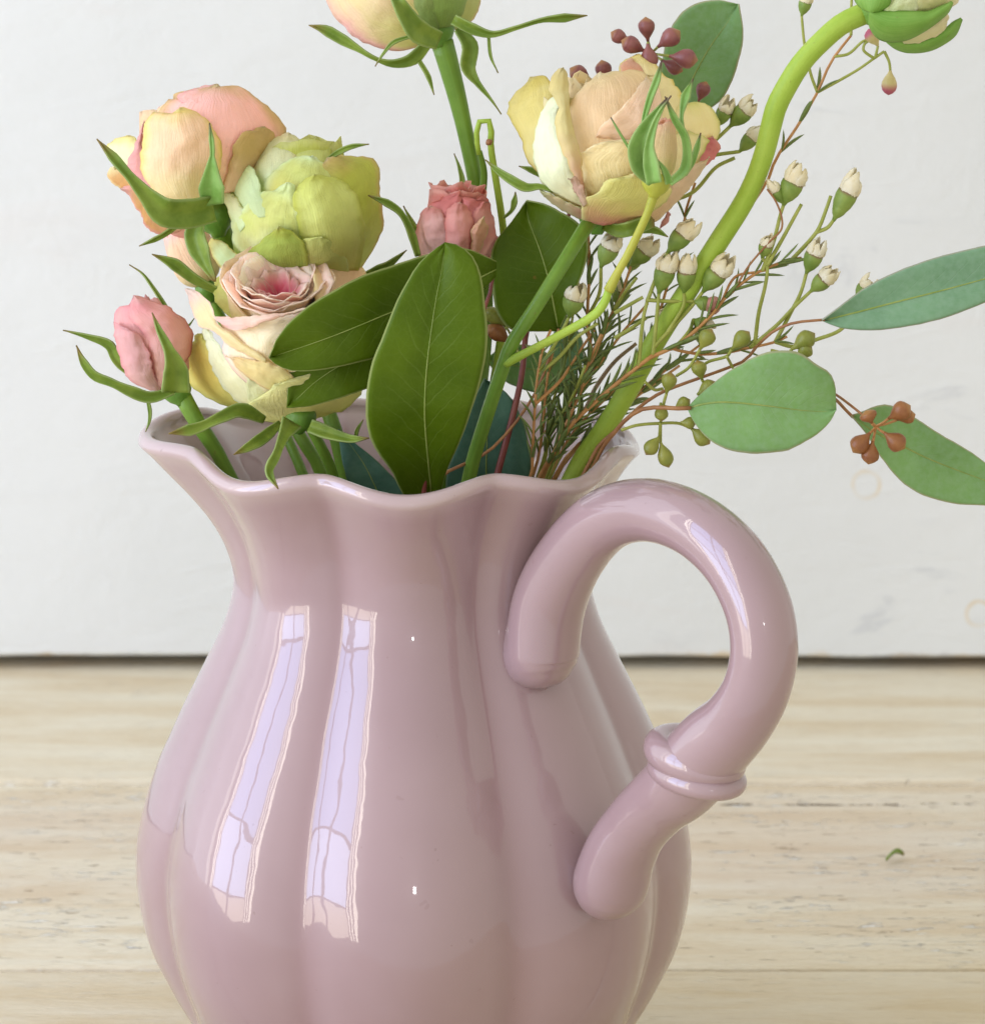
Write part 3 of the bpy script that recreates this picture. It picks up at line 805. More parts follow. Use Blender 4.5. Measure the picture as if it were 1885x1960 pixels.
tp(bl, H1, [(560, 1430), (390, 1385), (250, 1320), (120, 1230), (60, 1100), (20, 1000), (40, 880), (140, 850), (150, 790), (210, 785)],
   [(640, 1430), (540, 1330), (420, 1220), (340, 1050), (280, 900), (210, 785)], dm, -7, (YG2, YEL, YG), cup=3, tilt=2, seed=11)
tp(bl, H1, [(610, 1410), (450, 1320), (330, 1150), (260, 950), (215, 760), (230, 720)],
   [(700, 1400), (640, 1280), (590, 1150), (500, 1050), (400, 1000), (350, 870), (230, 720)], dm, -2.5, ((.88, .86, .58), (.90, .89, .66), WHITEG), cup=1.5, tilt=1.5, seed=12)
tp(bl, H1, [(740, 1300), (560, 1180), (430, 1050), (370, 900), (400, 780), (350, 690), (420, 672), (700, 640), (1120, 566)],
   [(1000, 1300), (1050, 1100), (1090, 900), (1130, 760), (1160, 640), (1120, 566)], dm, 1.0, ((.92, .84, .58), (.95, .85, .66), PINK3), cup=1, lip=3, lipv=.75, seed=13)
tp(bl, H1, [(360, 690), (300, 640), (420, 640), (620, 630), (860, 610), (1120, 565)], [(360, 690), (440, 745), (540, 755), (640, 720), (860, 640), (1120, 572)],
   dm, 4.2, (PINK2, (.94, .76, .62), (.95, .82, .68)), cup=1.0, tilt=.4, wob=.0002, seed=19, nu=7)
tp(bl, H1, [(740, 1040), (580, 960), (430, 880), (300, 760), (170, 715), (110, 560), (60, 395)],
   [(740, 985), (620, 900), (480, 800), (340, 690), (290, 560), (200, 450), (60, 395)], dm, 2.6, (CREAMC, (.90, .78, .48), PINK3), cup=1.2, lip=-3, seed=14, nu=9)
tp(bl, H1, [(860, 1290), (700, 1220), (590, 1160), (500, 1060), (410, 965)], [(1000, 1250), (980, 1150), (850, 1050), (640, 1005), (410, 965)], dm, 3.2, ((.84, .78, .40), (.88, .76, .40), (.88, .70, .42)), cup=1.2, seed=15, nu=9)
tp(bl, H1, [(780, 1420), (620, 1380), (575, 1270), (590, 1150)], [(980, 1420), (930, 1250), (800, 1170), (590, 1150)], dm, .6, (YG2, PALE, PALE), cup=1.0, seed=16)
tp(bl, H1, [(900, 1550), (700, 1510), (575, 1440), (575, 1390), (680, 1320), (820, 1215)], [(900, 1550), (1120, 1510), (1320, 1450), (1470, 1370), (1560, 1250), (1400, 1150), (1100, 1120), (820, 1215)],
   dm, 3.0, ((.72, .70, .28), (.80, .76, .38), (.78, .78, .36)), cup=2.5, seed=17)
tp(bl, H1, [(1180, 700), (1150, 420), (1160, 200), (1350, 90), (1420, 55)], [(1400, 800), (1500, 560), (1600, 320), (1490, 150), (1420, 55)], dm, -9, (CREAMC, PEACH2, CREAMC), cup=2, tilt=-2, seed=18, wob=.0006)
tp(bl, H1, [(500, 700), (330, 520), (300, 380), (350, 290), (440, 250)], [(620, 620), (560, 420), (440, 250)], dm, -16, (YG2, YG2, YG), cup=2, seed=20)
tp(bl, H1, [(600, 560), (440, 480), (430, 260), (560, 160), (660, 105)], [(1000, 300), (900, 200), (800, 120), (660, 105)], dm, -22, (PEACH2, PEACH2, PINK2), cup=2, seed=21)
sepals(bl, G2, [([(1060, 1000), (940, 950), (840, 985), (720, 1040), (575, 1070)], [40, 85, 70, 50, 60, 0], [.026, .034, .04]),
    ([(1140, 1015), (1060, 1085), (990, 1130), (905, 1175)], [30, 60, 70, 45, 0], [.03, .046]),
    ([(1200, 1010), (1160, 1080), (1120, 1180), (1085, 1260), (1130, 1350)], [110, 60, 45, 55, 40, 0], [.034, .05, .055]),
    ([(1290, 1030), (1400, 1070), (1500, 1095), (1590, 1092)], [70, 75, 60, 40, 0], [.03, .036]),
    ([(1520, 1100), (1530, 1050), (1560, 1000)], [10, 22, 14, 0], [.026, .03])], .03)

# ---- green rose
ro = thing('rose', 'full lime green rose between the peach rose and the pink-hearted rose', 'rose', P(650, 905, .005))
stem(ro, G0, [(588, 505), (600, 620), (612, 740), (640, 820), (660, 905)], [.000, .000, .004, .006, .006], [28, 32], STEM_G, True)
bl = hip(ro, (586, 505, .002), -4, 0, 34, 40)
fr = frame((584, 488, .002), -4, 10)
dm = dome(582, 392, 152, 138, -.004, .026)
ring(bl, fr, 6, 30, 116, 185, 110, 106, 8, (LIME2, LIME2, LIME), seed=31)
ring(bl, fr, 6, 0, 96, 172, 95, 120, 4, (LIME2, PLIME, LIME), seed=32, ruf=.05)
ring(bl, fr, 5, 25, 70, 176, 70, 122, 4, (LIME2, PLIME, LIME2), seed=33, ruf=.07)
ring(bl, fr, 4, 50, 44, 176, 45, 122, 4, (LIME2, PLIME, CREAMC), seed=34, ruf=.08)
tp(bl, H2, [(1400, 1470), (1400, 1250), (1400, 950), (1320, 720), (1180, 560), (1120, 480), (1200, 370)], [(1560, 1470), (1700, 1250), (1765, 1100), (1778, 950), (1745, 700), (1742, 460), (1640, 370), (1440, 348), (1330, 318), (1200, 370)],
   dm, -1.5, (LIME2, LIME, TAN), cup=2.5, seed=41, wob=.0004)
tp(bl, H2, [(600, 900), (500, 700), (455, 420), (520, 230), (640, 170), (830, 108)], [(1000, 700), (900, 520), (900, 300), (920, 180), (830, 108)], dm, -4, (PLIME, PALE, CREAMC), cup=3, seed=42, wob=.0005)
tp(bl, H2, [(900, 600), (860, 400), (880, 200), (1000, 165), (1100, 152)], [(1350, 600), (1290, 420), (1250, 300), (1180, 215), (1100, 152)], dm, -4.6, (LIME2, LIME2, LIME), cup=2, seed=43, wob=.0005)
tp(bl, H2, [(640, 1000), (540, 800), (560, 640), (640, 510), (780, 410), (900, 350), (1060, 328)], [(1300, 1000), (1360, 700), (1300, 540), (1180, 420), (1060, 328)], dm, -1.0, (YEL, LIME2, PLIME), cup=1.5, lip=1.0, seed=44, wob=.0004)
tp(bl, H2, [(420, 980), (260, 780), (150, 600), (138, 430), (255, 362), (400, 385)], [(640, 950), (560, 750), (510, 560), (400, 385)], dm, -.5, (PLIME, PLIME, PLIME), cup=3, tilt=2, seed=45)
tp(bl, H2, [(300, 1150), (190, 850), (120, 720), (140, 670), (200, 685)], [(420, 1000), (330, 800), (200, 685)], dm, .6, (PLIME, PALE, YG2), cup=2, seed=46)
tp(bl, H2, [(420, 1500), (280, 1340), (242, 1150), (255, 950), (350, 875), (430, 790), (520, 715), (650, 690), (800, 615)], [(1050, 1500), (1000, 1300), (960, 1000), (900, 790), (880, 650), (800, 615)], dm, 1.6, (PALE, LIME2, PLIME), cup=1.2, lip=.8, tilt=.6, seed=47, wob=.0005)
tp(bl, H2, [(1000, 1500), (960, 1250), (900, 1000), (860, 800), (920, 640), (1080, 525)], [(1530, 1500), (1590, 1200), (1570, 950), (1500, 720), (1380, 610), (1280, 548), (1080, 525)], dm, 2.6, (YG2, LIME2, LIME), cup=2.2, lip=.8, seed=48, wob=.0003)
tp(bl, H2, [(900, 1620), (900, 1350), (960, 1200), (1160, 1155)], [(1400, 1620), (1420, 1400), (1300, 1250), (1160, 1155)], dm, 4.5, (LIME2, LIME2, LIME2), cup=1.4, seed=49)
tp(bl, H2, [(560, 1640), (330, 1400), (480, 1260), (600, 1150), (720, 1063)], [(1000, 1600), (1010, 1350), (940, 1190), (830, 1100), (720, 1063)], dm, 5.5, ((.42, .55, .12), (.52, .62, .16), LIME), cup=1.6, seed=50)
tp(bl, H2, [(300, 1800), (140, 1520), (60, 1350), (8, 1230), (60, 1172)], [(520, 1700), (380, 1420), (250, 1290), (130, 1200), (60, 1172)], dm, 4.0, (YG2, PLIME, YEL), cup=2, lip=2, seed=51)
sepals(bl, G1, [([(1380, 470), (1430, 435), (1500, 405), (1590, 393)], [20, 30, 22, 0], [.012, .012])], .012)

# ---- peach rose, back left
ro = thing('rose', 'half-open peach rose with yellowish petal edges, topmost of the left cluster', 'rose', P(600, 895, -.005))
stem(ro, G0, [(414, 420), (432, 462), (470, 560), (530, 740), (574, 834), (612, 898)], [-.004, -.006, -.012, -.012, -.004, -.004], [44, 26, 24, 22], STEM_G, True)
bl = hip(ro, (412, 415, -.002), -14, 0, 38, 52)
fr = frame((398, 396, -.002), -16, -8)
dm = dome(372, 290, 160, 130, -.008, .024, -15)
ring(bl, fr, 6, 20, 118, 175, 120, 110, 4, (CREAMC, PEACH2, PEACH), seed=61)
ring(bl, fr, 5, 0, 88, 188, 95, 116, 4, (CREAMC, PEACH2, PINK2), seed=62)
ring(bl, fr, 4, 40, 55, 190, 60, 116, 4, (PEACH2, PINK2, PINK2), seed=63)
tp(bl, H3, [(760, 1100), (620, 800), (595, 500), (610, 345), (690, 240), (740, 235), (742, 178), (860, 150), (1140, 92)], [(1300, 1150), (1640, 850), (1785, 560), (1720, 400), (1600, 285), (1440, 168), (1320, 110), (1180, 118), (1140, 92)],
   dm, -2.0, (PEACH2, PINK2, TAN), cup=1.5, seed=71, wob=.0002, nu=15)
tp(bl, H3, [(820, 260), (780, 200), (860, 155), (1140, 88)], [(1150, 330), (1180, 260), (1150, 170), (1140, 88)], dm, -1.2, (PINK2, PINK2, PINK), cup=.6, seed=77, wob=.0001)
tp(bl, H3, [(1180, 1100), (1260, 850), (1300, 660), (1380, 540), (1480, 525), (1515, 480), (1590, 478)], [(1500, 1050), (1640, 800), (1690, 590), (1590, 478)], dm, .2, (PEACH2, TAN, TAN), cup=1.2, seed=72)
tp(bl, H3, [(440, 1150), (280, 950), (150, 760), (148, 640), (310, 566)], [(520, 1050), (420, 820), (420, 610), (310, 566)], dm, -3.0, (CREAMC, PALE, YEL), cup=2, seed=73)
tp(bl, H3, [(520, 1180), (260, 1060), (150, 960), (150, 880), (200, 855)], [(520, 1080), (380, 940), (290, 880), (200, 855)], dm, -.8, (ORNG, ORNG, CREAMC), cup=2, seed=74)
tp(bl, H3, [(880, 1400), (740, 1470), (530, 1445), (430, 1270), (330, 1110), (250, 1055)], [(900, 1200), (640, 1180), (470, 1060), (340, 1020), (250, 1055)], dm, 0.5, (PEACH2, ORNG, PINK), cup=2, seed=75)
tp(bl, H3, [(1000, 1480), (840, 1520), (700, 1460), (640, 1430)], [(1000, 1350), (800, 1350), (640, 1430)], dm, -3, (PINK2, PINK2, PINK), cup=1, seed=78)
tp(bl, H3, [(520, 1100), (400, 980), (310, 870), (400, 620), (470, 437)], [(620, 1050), (470, 850), (455, 640), (470, 437)], dm, .8, (PINK, PINK, PINK), cup=1.2, seed=76, nu=7)
tp(bl, H3, [(850, 1215), (600, 1150), (480, 1000), (435, 800), (465, 600), (490, 430), (570, 355), (690, 380), (800, 312)], [(990, 1215), (1130, 1010), (1190, 800), (1180, 640), (1100, 480), (1000, 370), (890, 318), (800, 312)],
   dm, 2.2, (CREAMC, PEACH2, YEL), cup=3.4, seed=79, wob=.0003, nu=15)
sepals(bl, G1, [([(800, 720), (690, 745), (560, 740), (470, 660), (390, 570), (300, 465), (210, 365)], [150, 160, 150, 80, 45, 55, 0], [.022, .030, .032, .030]),
    ([(800, 700), (790, 620), (792, 500), (795, 420), (782, 285)], [120, 150, 80, 22, 24, 0], [.024, .030, .030], SEPAL_L),
    ([(730, 760), (705, 850), (740, 960), (810, 1090)], [60, 110, 120, 60, 20], [.010, .016]),
    ([(640, 790), (600, 820), (530, 865), (425, 910)], [20, 30, 28, 0], [.0, .004])], .02)

# ---- pink bud on the far left
ro = thing('rose', 'small closed pink rosebud with long curling sepals leaning over the spout', 'rose', P(415, 858, .014))
stem(ro, G0, [(346, 752), (357, 772), (382, 815), (414, 862)], [.014, .014, .014, .012], [34, 24, 22, 22], STEM_G, True)
bl = hip(ro, (340, 750, .014), -22, 0, 28, 36)
fr = frame((328, 742, .014), -16, 5)
dm = dome(292, 660, 76, 100, .008, .012, -12)
CB = ((.80, .52, .46), (.82, .45, .42), (.78, .36, .38))
ring(bl, fr, 5, 30, 62, 150, 70, 114, 4, CB, seed=81)
ring(bl, fr, 4, 0, 44, 160, 55, 114, 4, CB, seed=82)
ring(bl, fr, 3, 20, 22, 160, 30, 108, 4, CB, seed=83)
tp(bl, G2, [(500, 840), (380, 780), (320, 650), (298, 470), (340, 425), (375, 415), (395, 368)], [(560, 840), (600, 700), (560, 560), (470, 440), (395, 368)], dm, -.6, CB, cup=1, seed=84)
tp(bl, G2, [(520, 850), (480, 700), (440, 560), (375, 480), (395, 370)], [(590, 850), (690, 640), (700, 560), (620, 460), (500, 400), (395, 370)], dm, .8, ((.82, .54, .46), (.82, .48, .44), (.76, .36, .36)), cup=1.6, seed=85)
tp(bl, G2, [(480, 850), (370, 790), (315, 640), (300, 500), (345, 540)], [(540, 850), (490, 740), (470, 640), (420, 560), (345, 540)], dm, 1.8, ((.82, .56, .50), (.82, .50, .48), (.80, .40, .40)), cup=1.6, seed=86)
sepals(bl, G2, [([(610, 860), (610, 740), (570, 630), (525, 540), (490, 455)], [150, 140, 60, 34, 0], [.026, .028, .026]),
    ([(600, 850), (480, 885), (380, 855), (280, 810), (195, 775), (140, 705), (105, 622)], [40, 56, 60, 40, 50, 45, 0], [.026, .03, .03]),
    ([(420, 800), (310, 690), (270, 620), (160, 578), (38, 545)], [20, 60, 55, 26, 0], [.010, .010]),
    ([(660, 640), (560, 430), (490, 320), (440, 255), (375, 212)], [20, 24, 22, 16, 0], [.004, .0]),
    ([(640, 560), (680, 515), (704, 484)], [14, 12, 0], [.004, .0]),
    ([(465, 890), (478, 960), (475, 1010), (458, 1060)], [16, 22, 14, 0], [.024, .024])], .02)

# ---- pale peach bud hidden behind
ro = thing('rose', 'peach rosebud half hidden below the peach rose', 'rose', P(560, 900, -.012))
stem(ro, G0, [(400, 560), (440, 640), (520, 780), (575, 895)], [-.018, -.02, -.018, -.012], [20, 20], STEM_G, True)
bl = hip(ro, (398, 556, -.018), -20, 0, 24, 32)
fr = frame((392, 545, -.018), -22, 0)
ring(bl, fr, 5, 20, 60, 110, 65, 108, 5, (CREAMC, PEACH2, PINK2), seed=91)
ring(bl, fr, 4, 50, 44, 118, 50, 108, 5, (PEACH2, PINK2, PINK2), seed=92)
ring(bl, fr, 3, 10, 22, 118, 30, 104, 5, (PEACH2, PINK2, PINK2), seed=93)
sepals(bl, G1, [([(820, 1140), (700, 1075), (600, 1000), (490, 950)], [40, 55, 62, 0], [.004, .006])], .004)

# ---- crumpled red-pink bud in the middle
ro = thing('rose', 'dusky pink crumpled rosebud tucked behind the two front leaves', 'rose', P(850, 900, -.004))
stem(ro, G0, [(868, 500), (872, 600), (868, 750), (850, 905)], [.004, -.004, -.006, -.004], [26, 22, 22], STEM_G, True)
bl = hip(ro, (868, 496, .004), 3, 0, 30, 36)
fr = frame((870, 486, .004), 3, 14)
dm = dome(874, 425, 80, 82, .002, .012)
C1 = ((.82, .50, .44), (.78, .38, .34), (.70, .26, .22)); C2 = ((.82, .58, .52), (.82, .52, .48), (.74, .32, .28)); C3 = ((.70, .30, .28), (.66, .24, .22), (.64, .24, .18))
ring(bl, fr, 5, 30, 68, 108, 68, 100, 12, C1, seed=101)
ring(bl, fr, 5, 0, 54, 122, 52, 96, 24, C1, seed=102, ruf=.10)
ring(bl, fr, 4, 20, 36, 118, 38, 98, 20, C3, seed=103, ruf=.08)
ring(bl, fr, 4, 60, 18, 114, 24, 96, 15, C3, seed=104, ruf=.1)
tp(bl, H5, [(500, 1250), (450, 1000), (480, 800), (530, 700), (590, 655)], [(800, 1250), (770, 950), (740, 760), (670, 680), (590, 655)], dm, 1.0, C2, cup=2, seed=111, lip=1)
tp(bl, H5, [(620, 800), (580, 665), (730, 560), (900, 492)], [(900, 800), (880, 640), (920, 560), (900, 492)], dm, -.4, C3, cup=1, seed=112, wob=.0006)
tp(bl, H5, [(900, 800), (900, 560), (1040, 590), (1140, 528)], [(1200, 900), (1210, 700), (1190, 620), (1140, 528)], dm, .2, C3, cup=1, seed=113, wob=.0006)
tp(bl, H5, [(770, 1250), (750, 900), (760, 720), (830, 640), (900, 615)], [(1040, 1250), (1030, 900), (1010, 760), (960, 660), (900, 615)], dm, 2.0, C1, cup=2, lip=1.6, seed=114)
tp(bl, H5, [(1000, 1250), (1010, 900), (1040, 720), (1120, 620), (1180, 615)], [(1260, 1200), (1265, 950), (1210, 720), (1180, 615)], dm, 1.6, C1, cup=1.6, seed=115, wob=.0005)
tp(bl, H5, [(990, 1200), (1010, 1040), (1010, 900), (1150, 760)], [(1060, 1180), (1160, 1000), (1172, 880), (1150, 760)], dm, 4.2, ((.80, .50, .34), (.78, .46, .32), (.72, .58, .30)), cup=1.4, seed=116, wob=.0005)
sepals(bl, G1, [([(1840, 960), (1800, 830), (1750, 740), (1680, 690), (1585, 652)], [30, 45, 32, 40, 0], [.012, .014]),
    ([(1845, 850), (1810, 790), (1765, 705)], [26, 20, 0], [.006, .006]),
    ([(1560, 1060), (1680, 1010), (1740, 965), (1782, 930)], [20, 50, 34, 0], [-.004, -.006])], .01)
sepals(bl, G3, [([(880, 1090), (928, 1040), (915, 950), (885, 865)], [20, 34, 16, 0], [-.004, -.006])], -.004)

# ---- big cream rose with the small bud on the same stem
ro = thing('rose', 'large cream yellow rose with a green budding side shoot in front of it', 'rose', P(900, 900, .020))
main = stem(ro, G0, [(1152, 404), (1126, 428), (1076, 507), (1022, 593), (980, 657), (964, 699), (932, 795), (900, 905)], [.006, .019, .031, .036, .034, .032, .026, .020], [30, 27, 26, 26, 27, 28, 28, 28], STEM_G, True)
stem(ro, G0, [(1166, 553), (1156, 580), (1137, 603), (1083, 635), (1028, 664), (968, 695)], [.046, .046, .045, .042, .038, .033], [15, 17, 16, 15, 15, 18], STEM_L, name='side_stem')
stem(ro, G0, [(1254, 360), (1247, 385), (1236, 415), (1201, 488), (1182, 522), (1165, 556)], [.050, .050, .050, .048, .047, .046], [20, 15, 15, 15, 15, 20], STEM_Y, name='bud_stalk')
bl = hip(ro, (1142, 418, .012), 0, 0, 34, 40)
fr = frame((1150, 410, .010), 2, 12)
dm = dome(1172, 285, 190, 155, .002, .030)
CR = ((.80, .70, .34), (.84, .68, .44), (.84, .74, .40)); CP_ = ((.86, .72, .36), (.88, .68, .42), (.88, .74, .44)); CY_ = ((.82, .76, .42), (.82, .72, .30), (.78, .66, .20))
ring(bl, fr, 7, 10, 150, 190, 120, 104, 8, CR, seed=121)
ring(bl, fr, 6, 40, 122, 215, 105, 110, 10, CP_, seed=122)
ring(bl, fr, 5, 0, 92, 226, 85, 112, 10, CP_, seed=123)
ring(bl, fr, 5, 30, 60, 232, 60, 112, 10, (PEACH2, PEACH2, PINK2), seed=124, ruf=.06)
ring(bl, fr, 4, 60, 34, 232, 36, 108, 10, (PEACH, PEACH2, PINK2), seed=125, ruf=.1)
tp(bl, H4, [(420, 1100), (250, 930), (180, 720), (78, 478), (262, 238)], [(560, 1000), (480, 650), (460, 420), (440, 300), (400, 236), (262, 238)], dm, -7, CY_, cup=3, tilt=1, seed=131, wob=.0005)
tp(bl, H4, [(1150, 600), (1180, 300), (1120, 190), (1000, 205), (1010, 125), (1100, 70), (1165, 56)], [(1500, 650), (1495, 390), (1470, 315), (1360, 215), (1290, 120), (1165, 56)], dm, -6, (CREAMC, CREAMC, YEL), cup=2.5, seed=132, wob=.0007)
tp(bl, H4, [(1010, 210), (1000, 160), (1030, 110), (1100, 80)], [(1190, 230), (1200, 180), (1150, 130), (1100, 80)], dm, -3.5, ((.84, .46, .28), (.85, .52, .36), (.86, .60, .40)), cup=1.5, seed=143)
tp(bl, H4, [(1400, 1100), (1420, 800), (1450, 480), (1560, 448)], [(1620, 1000), (1790, 740), (1815, 620), (1725, 468), (1560, 448)], dm, -5, (CREAMC, CREAMC, YG2), cup=3, seed=133, wob=.0005)
tp(bl, H4, [(1480, 1100), (1600, 950), (1680, 760), (1750, 715)], [(1600, 1050), (1760, 900), (1818, 800), (1750, 715)], dm, -2, ((.80, .52, .34), (.76, .30, .28), (.74, .26, .26)), cup=1, seed=134, wob=.0006)
tp(bl, H4, [(1340, 1200), (1380, 900), (1440, 720), (1560, 676)], [(1560, 1080), (1660, 900), (1715, 745), (1560, 676)], dm, .5, (CREAMC, CREAMC, YG2), cup=2, seed=135)
tp(bl, H4, [(760, 1250), (640, 950), (580, 620), (575, 480), (700, 310), (840, 196)], [(1250, 1200), (1330, 800), (1280, 420), (1215, 205), (1000, 190), (840, 196)], dm, .4, CP_, cup=1.4, lip=1.0, seed=136, nu=13)
tp(bl, H4, [(800, 725), (845, 630), (1000, 500), (1150, 320), (1215, 232)], [(800, 725), (1000, 800), (1260, 760), (1340, 540), (1310, 340), (1215, 232)], dm, 1.6, ((.86, .64, .42), (.89, .69, .50), (.92, .78, .56)), cup=.8, tilt=-1.1, seed=137, wob=.0002)
tp(bl, H4, [(740, 1300), (640, 1050), (600, 900), (670, 860), (800, 780), (950, 752), (1130, 765)], [(1350, 1250), (1420, 1000), (1400, 850), (1280, 790), (1130, 765)], dm, 3.0, (CREAMC, (.90, .77, .44), (.92, .82, .54)), cup=1.0, lip=2.0, lipv=.72, seed=138)
tp(bl, H4, [(700, 1310), (450, 1200), (325, 1020), (286, 830), (320, 620), (400, 450), (480, 370)], [(760, 1300), (640, 1050), (580, 850), (520, 650), (500, 500), (545, 450), (480, 370)], dm, 2.2, ((.84, .80, .52), (.84, .87, .66), (.84, .86, .62)), cup=2.6, tilt=1.2, seed=140)
tp(bl, H4, [(690, 1290), (620, 1050), (530, 850), (462, 650), (490, 490), (418, 320), (475, 185), (535, 152)], [(720, 1270), (690, 1000), (640, 750), (595, 560), (582, 400), (572, 230), (535, 152)], dm, 5.0, ((.80, .50, .40), (.82, .72, .36), (.84, .72, .34)), cup=1.6, tilt=-1.2, seed=141, nu=9)
tp(bl, H4, [(860, 1450), (690, 1400), (700, 1260), (830, 1160), (890, 1080), (1120, 1025)], [(860, 1450), (1100, 1410), (1290, 1320), (1420, 1160), (1300, 1050), (1120, 1025)], dm, 6.0, ((.72, .34, .26), (.72, .68, .26), (.76, .72, .32)), cup=2.0, lip=1, seed=142, wob=.0004)
tp(bl, H4, [(800, 1440), (650, 1390), (480, 1300), (380, 1210), (320, 1140)], [(800, 1370), (640, 1290), (470, 1210), (320, 1140)], dm, 5.0, ((.62, .30, .24), (.72, .60, .36), (.60, .62, .32)), cup=1.5, seed=144, nu=9)
tp(bl, H4, [(1180, 1440), (1300, 1410), (1450, 1270), (1620, 1080), (1730, 890)], [(1180, 1320), (1300, 1220), (1440, 1090), (1580, 970), (1730, 890)], dm, 3.6, ((.80, .60, .36), (.84, .66, .46), (.84, .70, .46)), cup=1.5, seed=145, nu=9)
tp(bl, H4, [(1250, 1530), (1310, 1480), (1350, 1400), (1380, 1330)], [(1330, 1470), (1390, 1420), (1405, 1360), (1380, 1330)], dm, -3, (PINK, PINK, PINK), cup=1, seed=146, nu=7)
tp(bl, H4, [(700, 1300), (640, 1200), (590, 1100), (575, 1060)], [(740, 1260), (700, 1150), (650, 1060), (575, 1060)], dm, 6.4, ((.84, .64, .46), (.84, .60, .48), (.62, .42, .26)), cup=.8, seed=147, nu=7)
sepals(bl, G4, [([(560, 930), (480, 900), (390, 905), (300, 860), (210, 800), (130, 730)], [20, 40, 60, 55, 36, 0], [.022, .022, .018]),
    ([(480, 820), (410, 790), (345, 770)], [50, 34, 0], [.0, .0]),
    ([(880, 1150), (980, 1180), (1080, 1160), (1200, 1110)], [50, 100, 110, 90], [.018, .024, .020]),
    ([(1130, 1170), (1210, 1180), (1290, 1220)], [60, 50, 0], [.018, .018]),
    ([(250, 1100), (300, 1050), (318, 980), (322, 935)], [14, 20, 44, 0], [.006, .008])], .02)
sb = hip(ro, (1255, 352, .050), 8, 0, 26, 34, STEM_Y, name='side_bud')
fr = frame((1262, 336, .050), 6, 6)
CG = ((.72, .66, .26), (.80, .62, .34), (.84, .56, .36))
ring(sb, fr, 4, 20, 34, 84, 38, 106, 4, CG, seed=151)
ring(sb, fr, 3, 50, 24, 90, 30, 104, 6, ((.80, .60, .34), (.82, .56, .36), (.84, .46, .30)), seed=152)
ring(sb, fr, 3, 10, 12, 90, 18, 98, 6, ((.82, .52, .34), (.84, .46, .30), (.84, .40, .26)), seed=153)
sepals(sb, G4, [([(1190, 880), (1130, 780), (1110, 660), (1150, 540), (1215, 430), (1285, 335)], [60, 150, 150, 100, 44, 0], [.055, .060, .058], SEPAL_L),
    ([(1150, 600), (1135, 500), (1175, 340), (1220, 220), (1252, 95)], [30, 34, 44, 44, 0], [.056, .054], SEPAL_L),
    ([(1300, 880), (1400, 780), (1400, 600), (1330, 470), (1270, 330)], [40, 70, 56, 50, 0], [.054, .058], SEPAL_L),
    ([(1200, 880), (1180, 760), (1170, 650), (1200, 520), (1245, 420), (1310, 325)], [110, 110, 60, 40, 24, 0], [.060, .062], SEPAL_L),
    ([(1385, 560), (1375, 460), (1400, 330), (1450, 215)], [30, 20, 66, 0], [.056, .052], SEPAL_L),
    ([(1400, 830), (1445, 750), (1475, 650), (1497, 560)], [20, 36, 36, 0], [.054, .054], SEPAL_L),
    ([(1060, 690), (1030, 640), (970, 540), (928, 462)], [14, 16, 12, 0], [.056, .056], SEPAL_L),
    ([(1300, 880), (1270, 800), (1215, 720)], [50, 40, 0], [.060, .061], SEPAL_L)], .056)

# ---- rose at the top edge
ro = thing('rose', 'tall pink and yellow rose seen from below on a straight green stem', 'rose', P(900, 900, -.006))
stem(ro, G0, [(846, 80), (858, 122), (876, 190), (890, 251), (903, 312), (912, 365), (925, 450), (930, 620), (915, 780), (900, 900)], [-.010, -.010, -.010, -.010, -.010, -.010, -.012, -.014, -.010, -.006], [44, 30, 27, 27, 27, 27, 26, 26, 26], STEM_G, True)
bl = hip(ro, (836, 62, -.010), -20, -8, 36, 44)
fr = frame((824, 38, -.010), -18, -14)
dm = dome(778, -60, 150, 145, -.020, .024, -15)
CT = ((.72, .68, .28), (.84, .62, .46), (.80, .46, .44))
ring(bl, fr, 6, 0, 140, 190, 125, 96, 12, CT, seed=161)
ring(bl, fr, 5, 30, 105, 215, 100, 100, 12, CT, seed=162)
ring(bl, fr, 4, 0, 65, 225, 65, 102, 10, (PEACH2, PINK2, PINK2), seed=163)
tp(bl, G3, [(700, 260), (560, 288), (400, 250), (260, 150), (170, 20), (150, -160), (300, -330)], [(760, 120), (640, -60), (520, -250), (300, -330)], dm, 3.0, ((.72, .70, .30), (.84, .68, .48), (.80, .50, .48)), cup=2.2, seed=171, wob=.0003)
tp(bl, G3, [(820, 150), (900, 0), (950, -200), (960, -330)], [(900, 170), (1000, 100), (1030, -40), (1000, -240), (960, -330)], dm, 1.0, ((.56, .60, .22), (.66, .68, .34), (.76, .60, .40)), cup=2, seed=172)
tp(bl, G3, [(790, 160), (760, 60), (750, -100), (820, -260)], [(860, 150), (940, 60), (950, -80), (820, -260)], dm, 4.0, ((.30, .42, .12), (.34, .46, .15), (.40, .50, .20)), cup=2, seed=173)
tp(bl, G3, [(780, 180), (680, 80), (650, -40), (700, -220)], [(800, 160), (780, 40), (770, -60), (700, -220)], dm, 4.6, ((.28, .40, .12), (.40, .50, .2), (.5, .55, .25)), cup=1, seed=174)
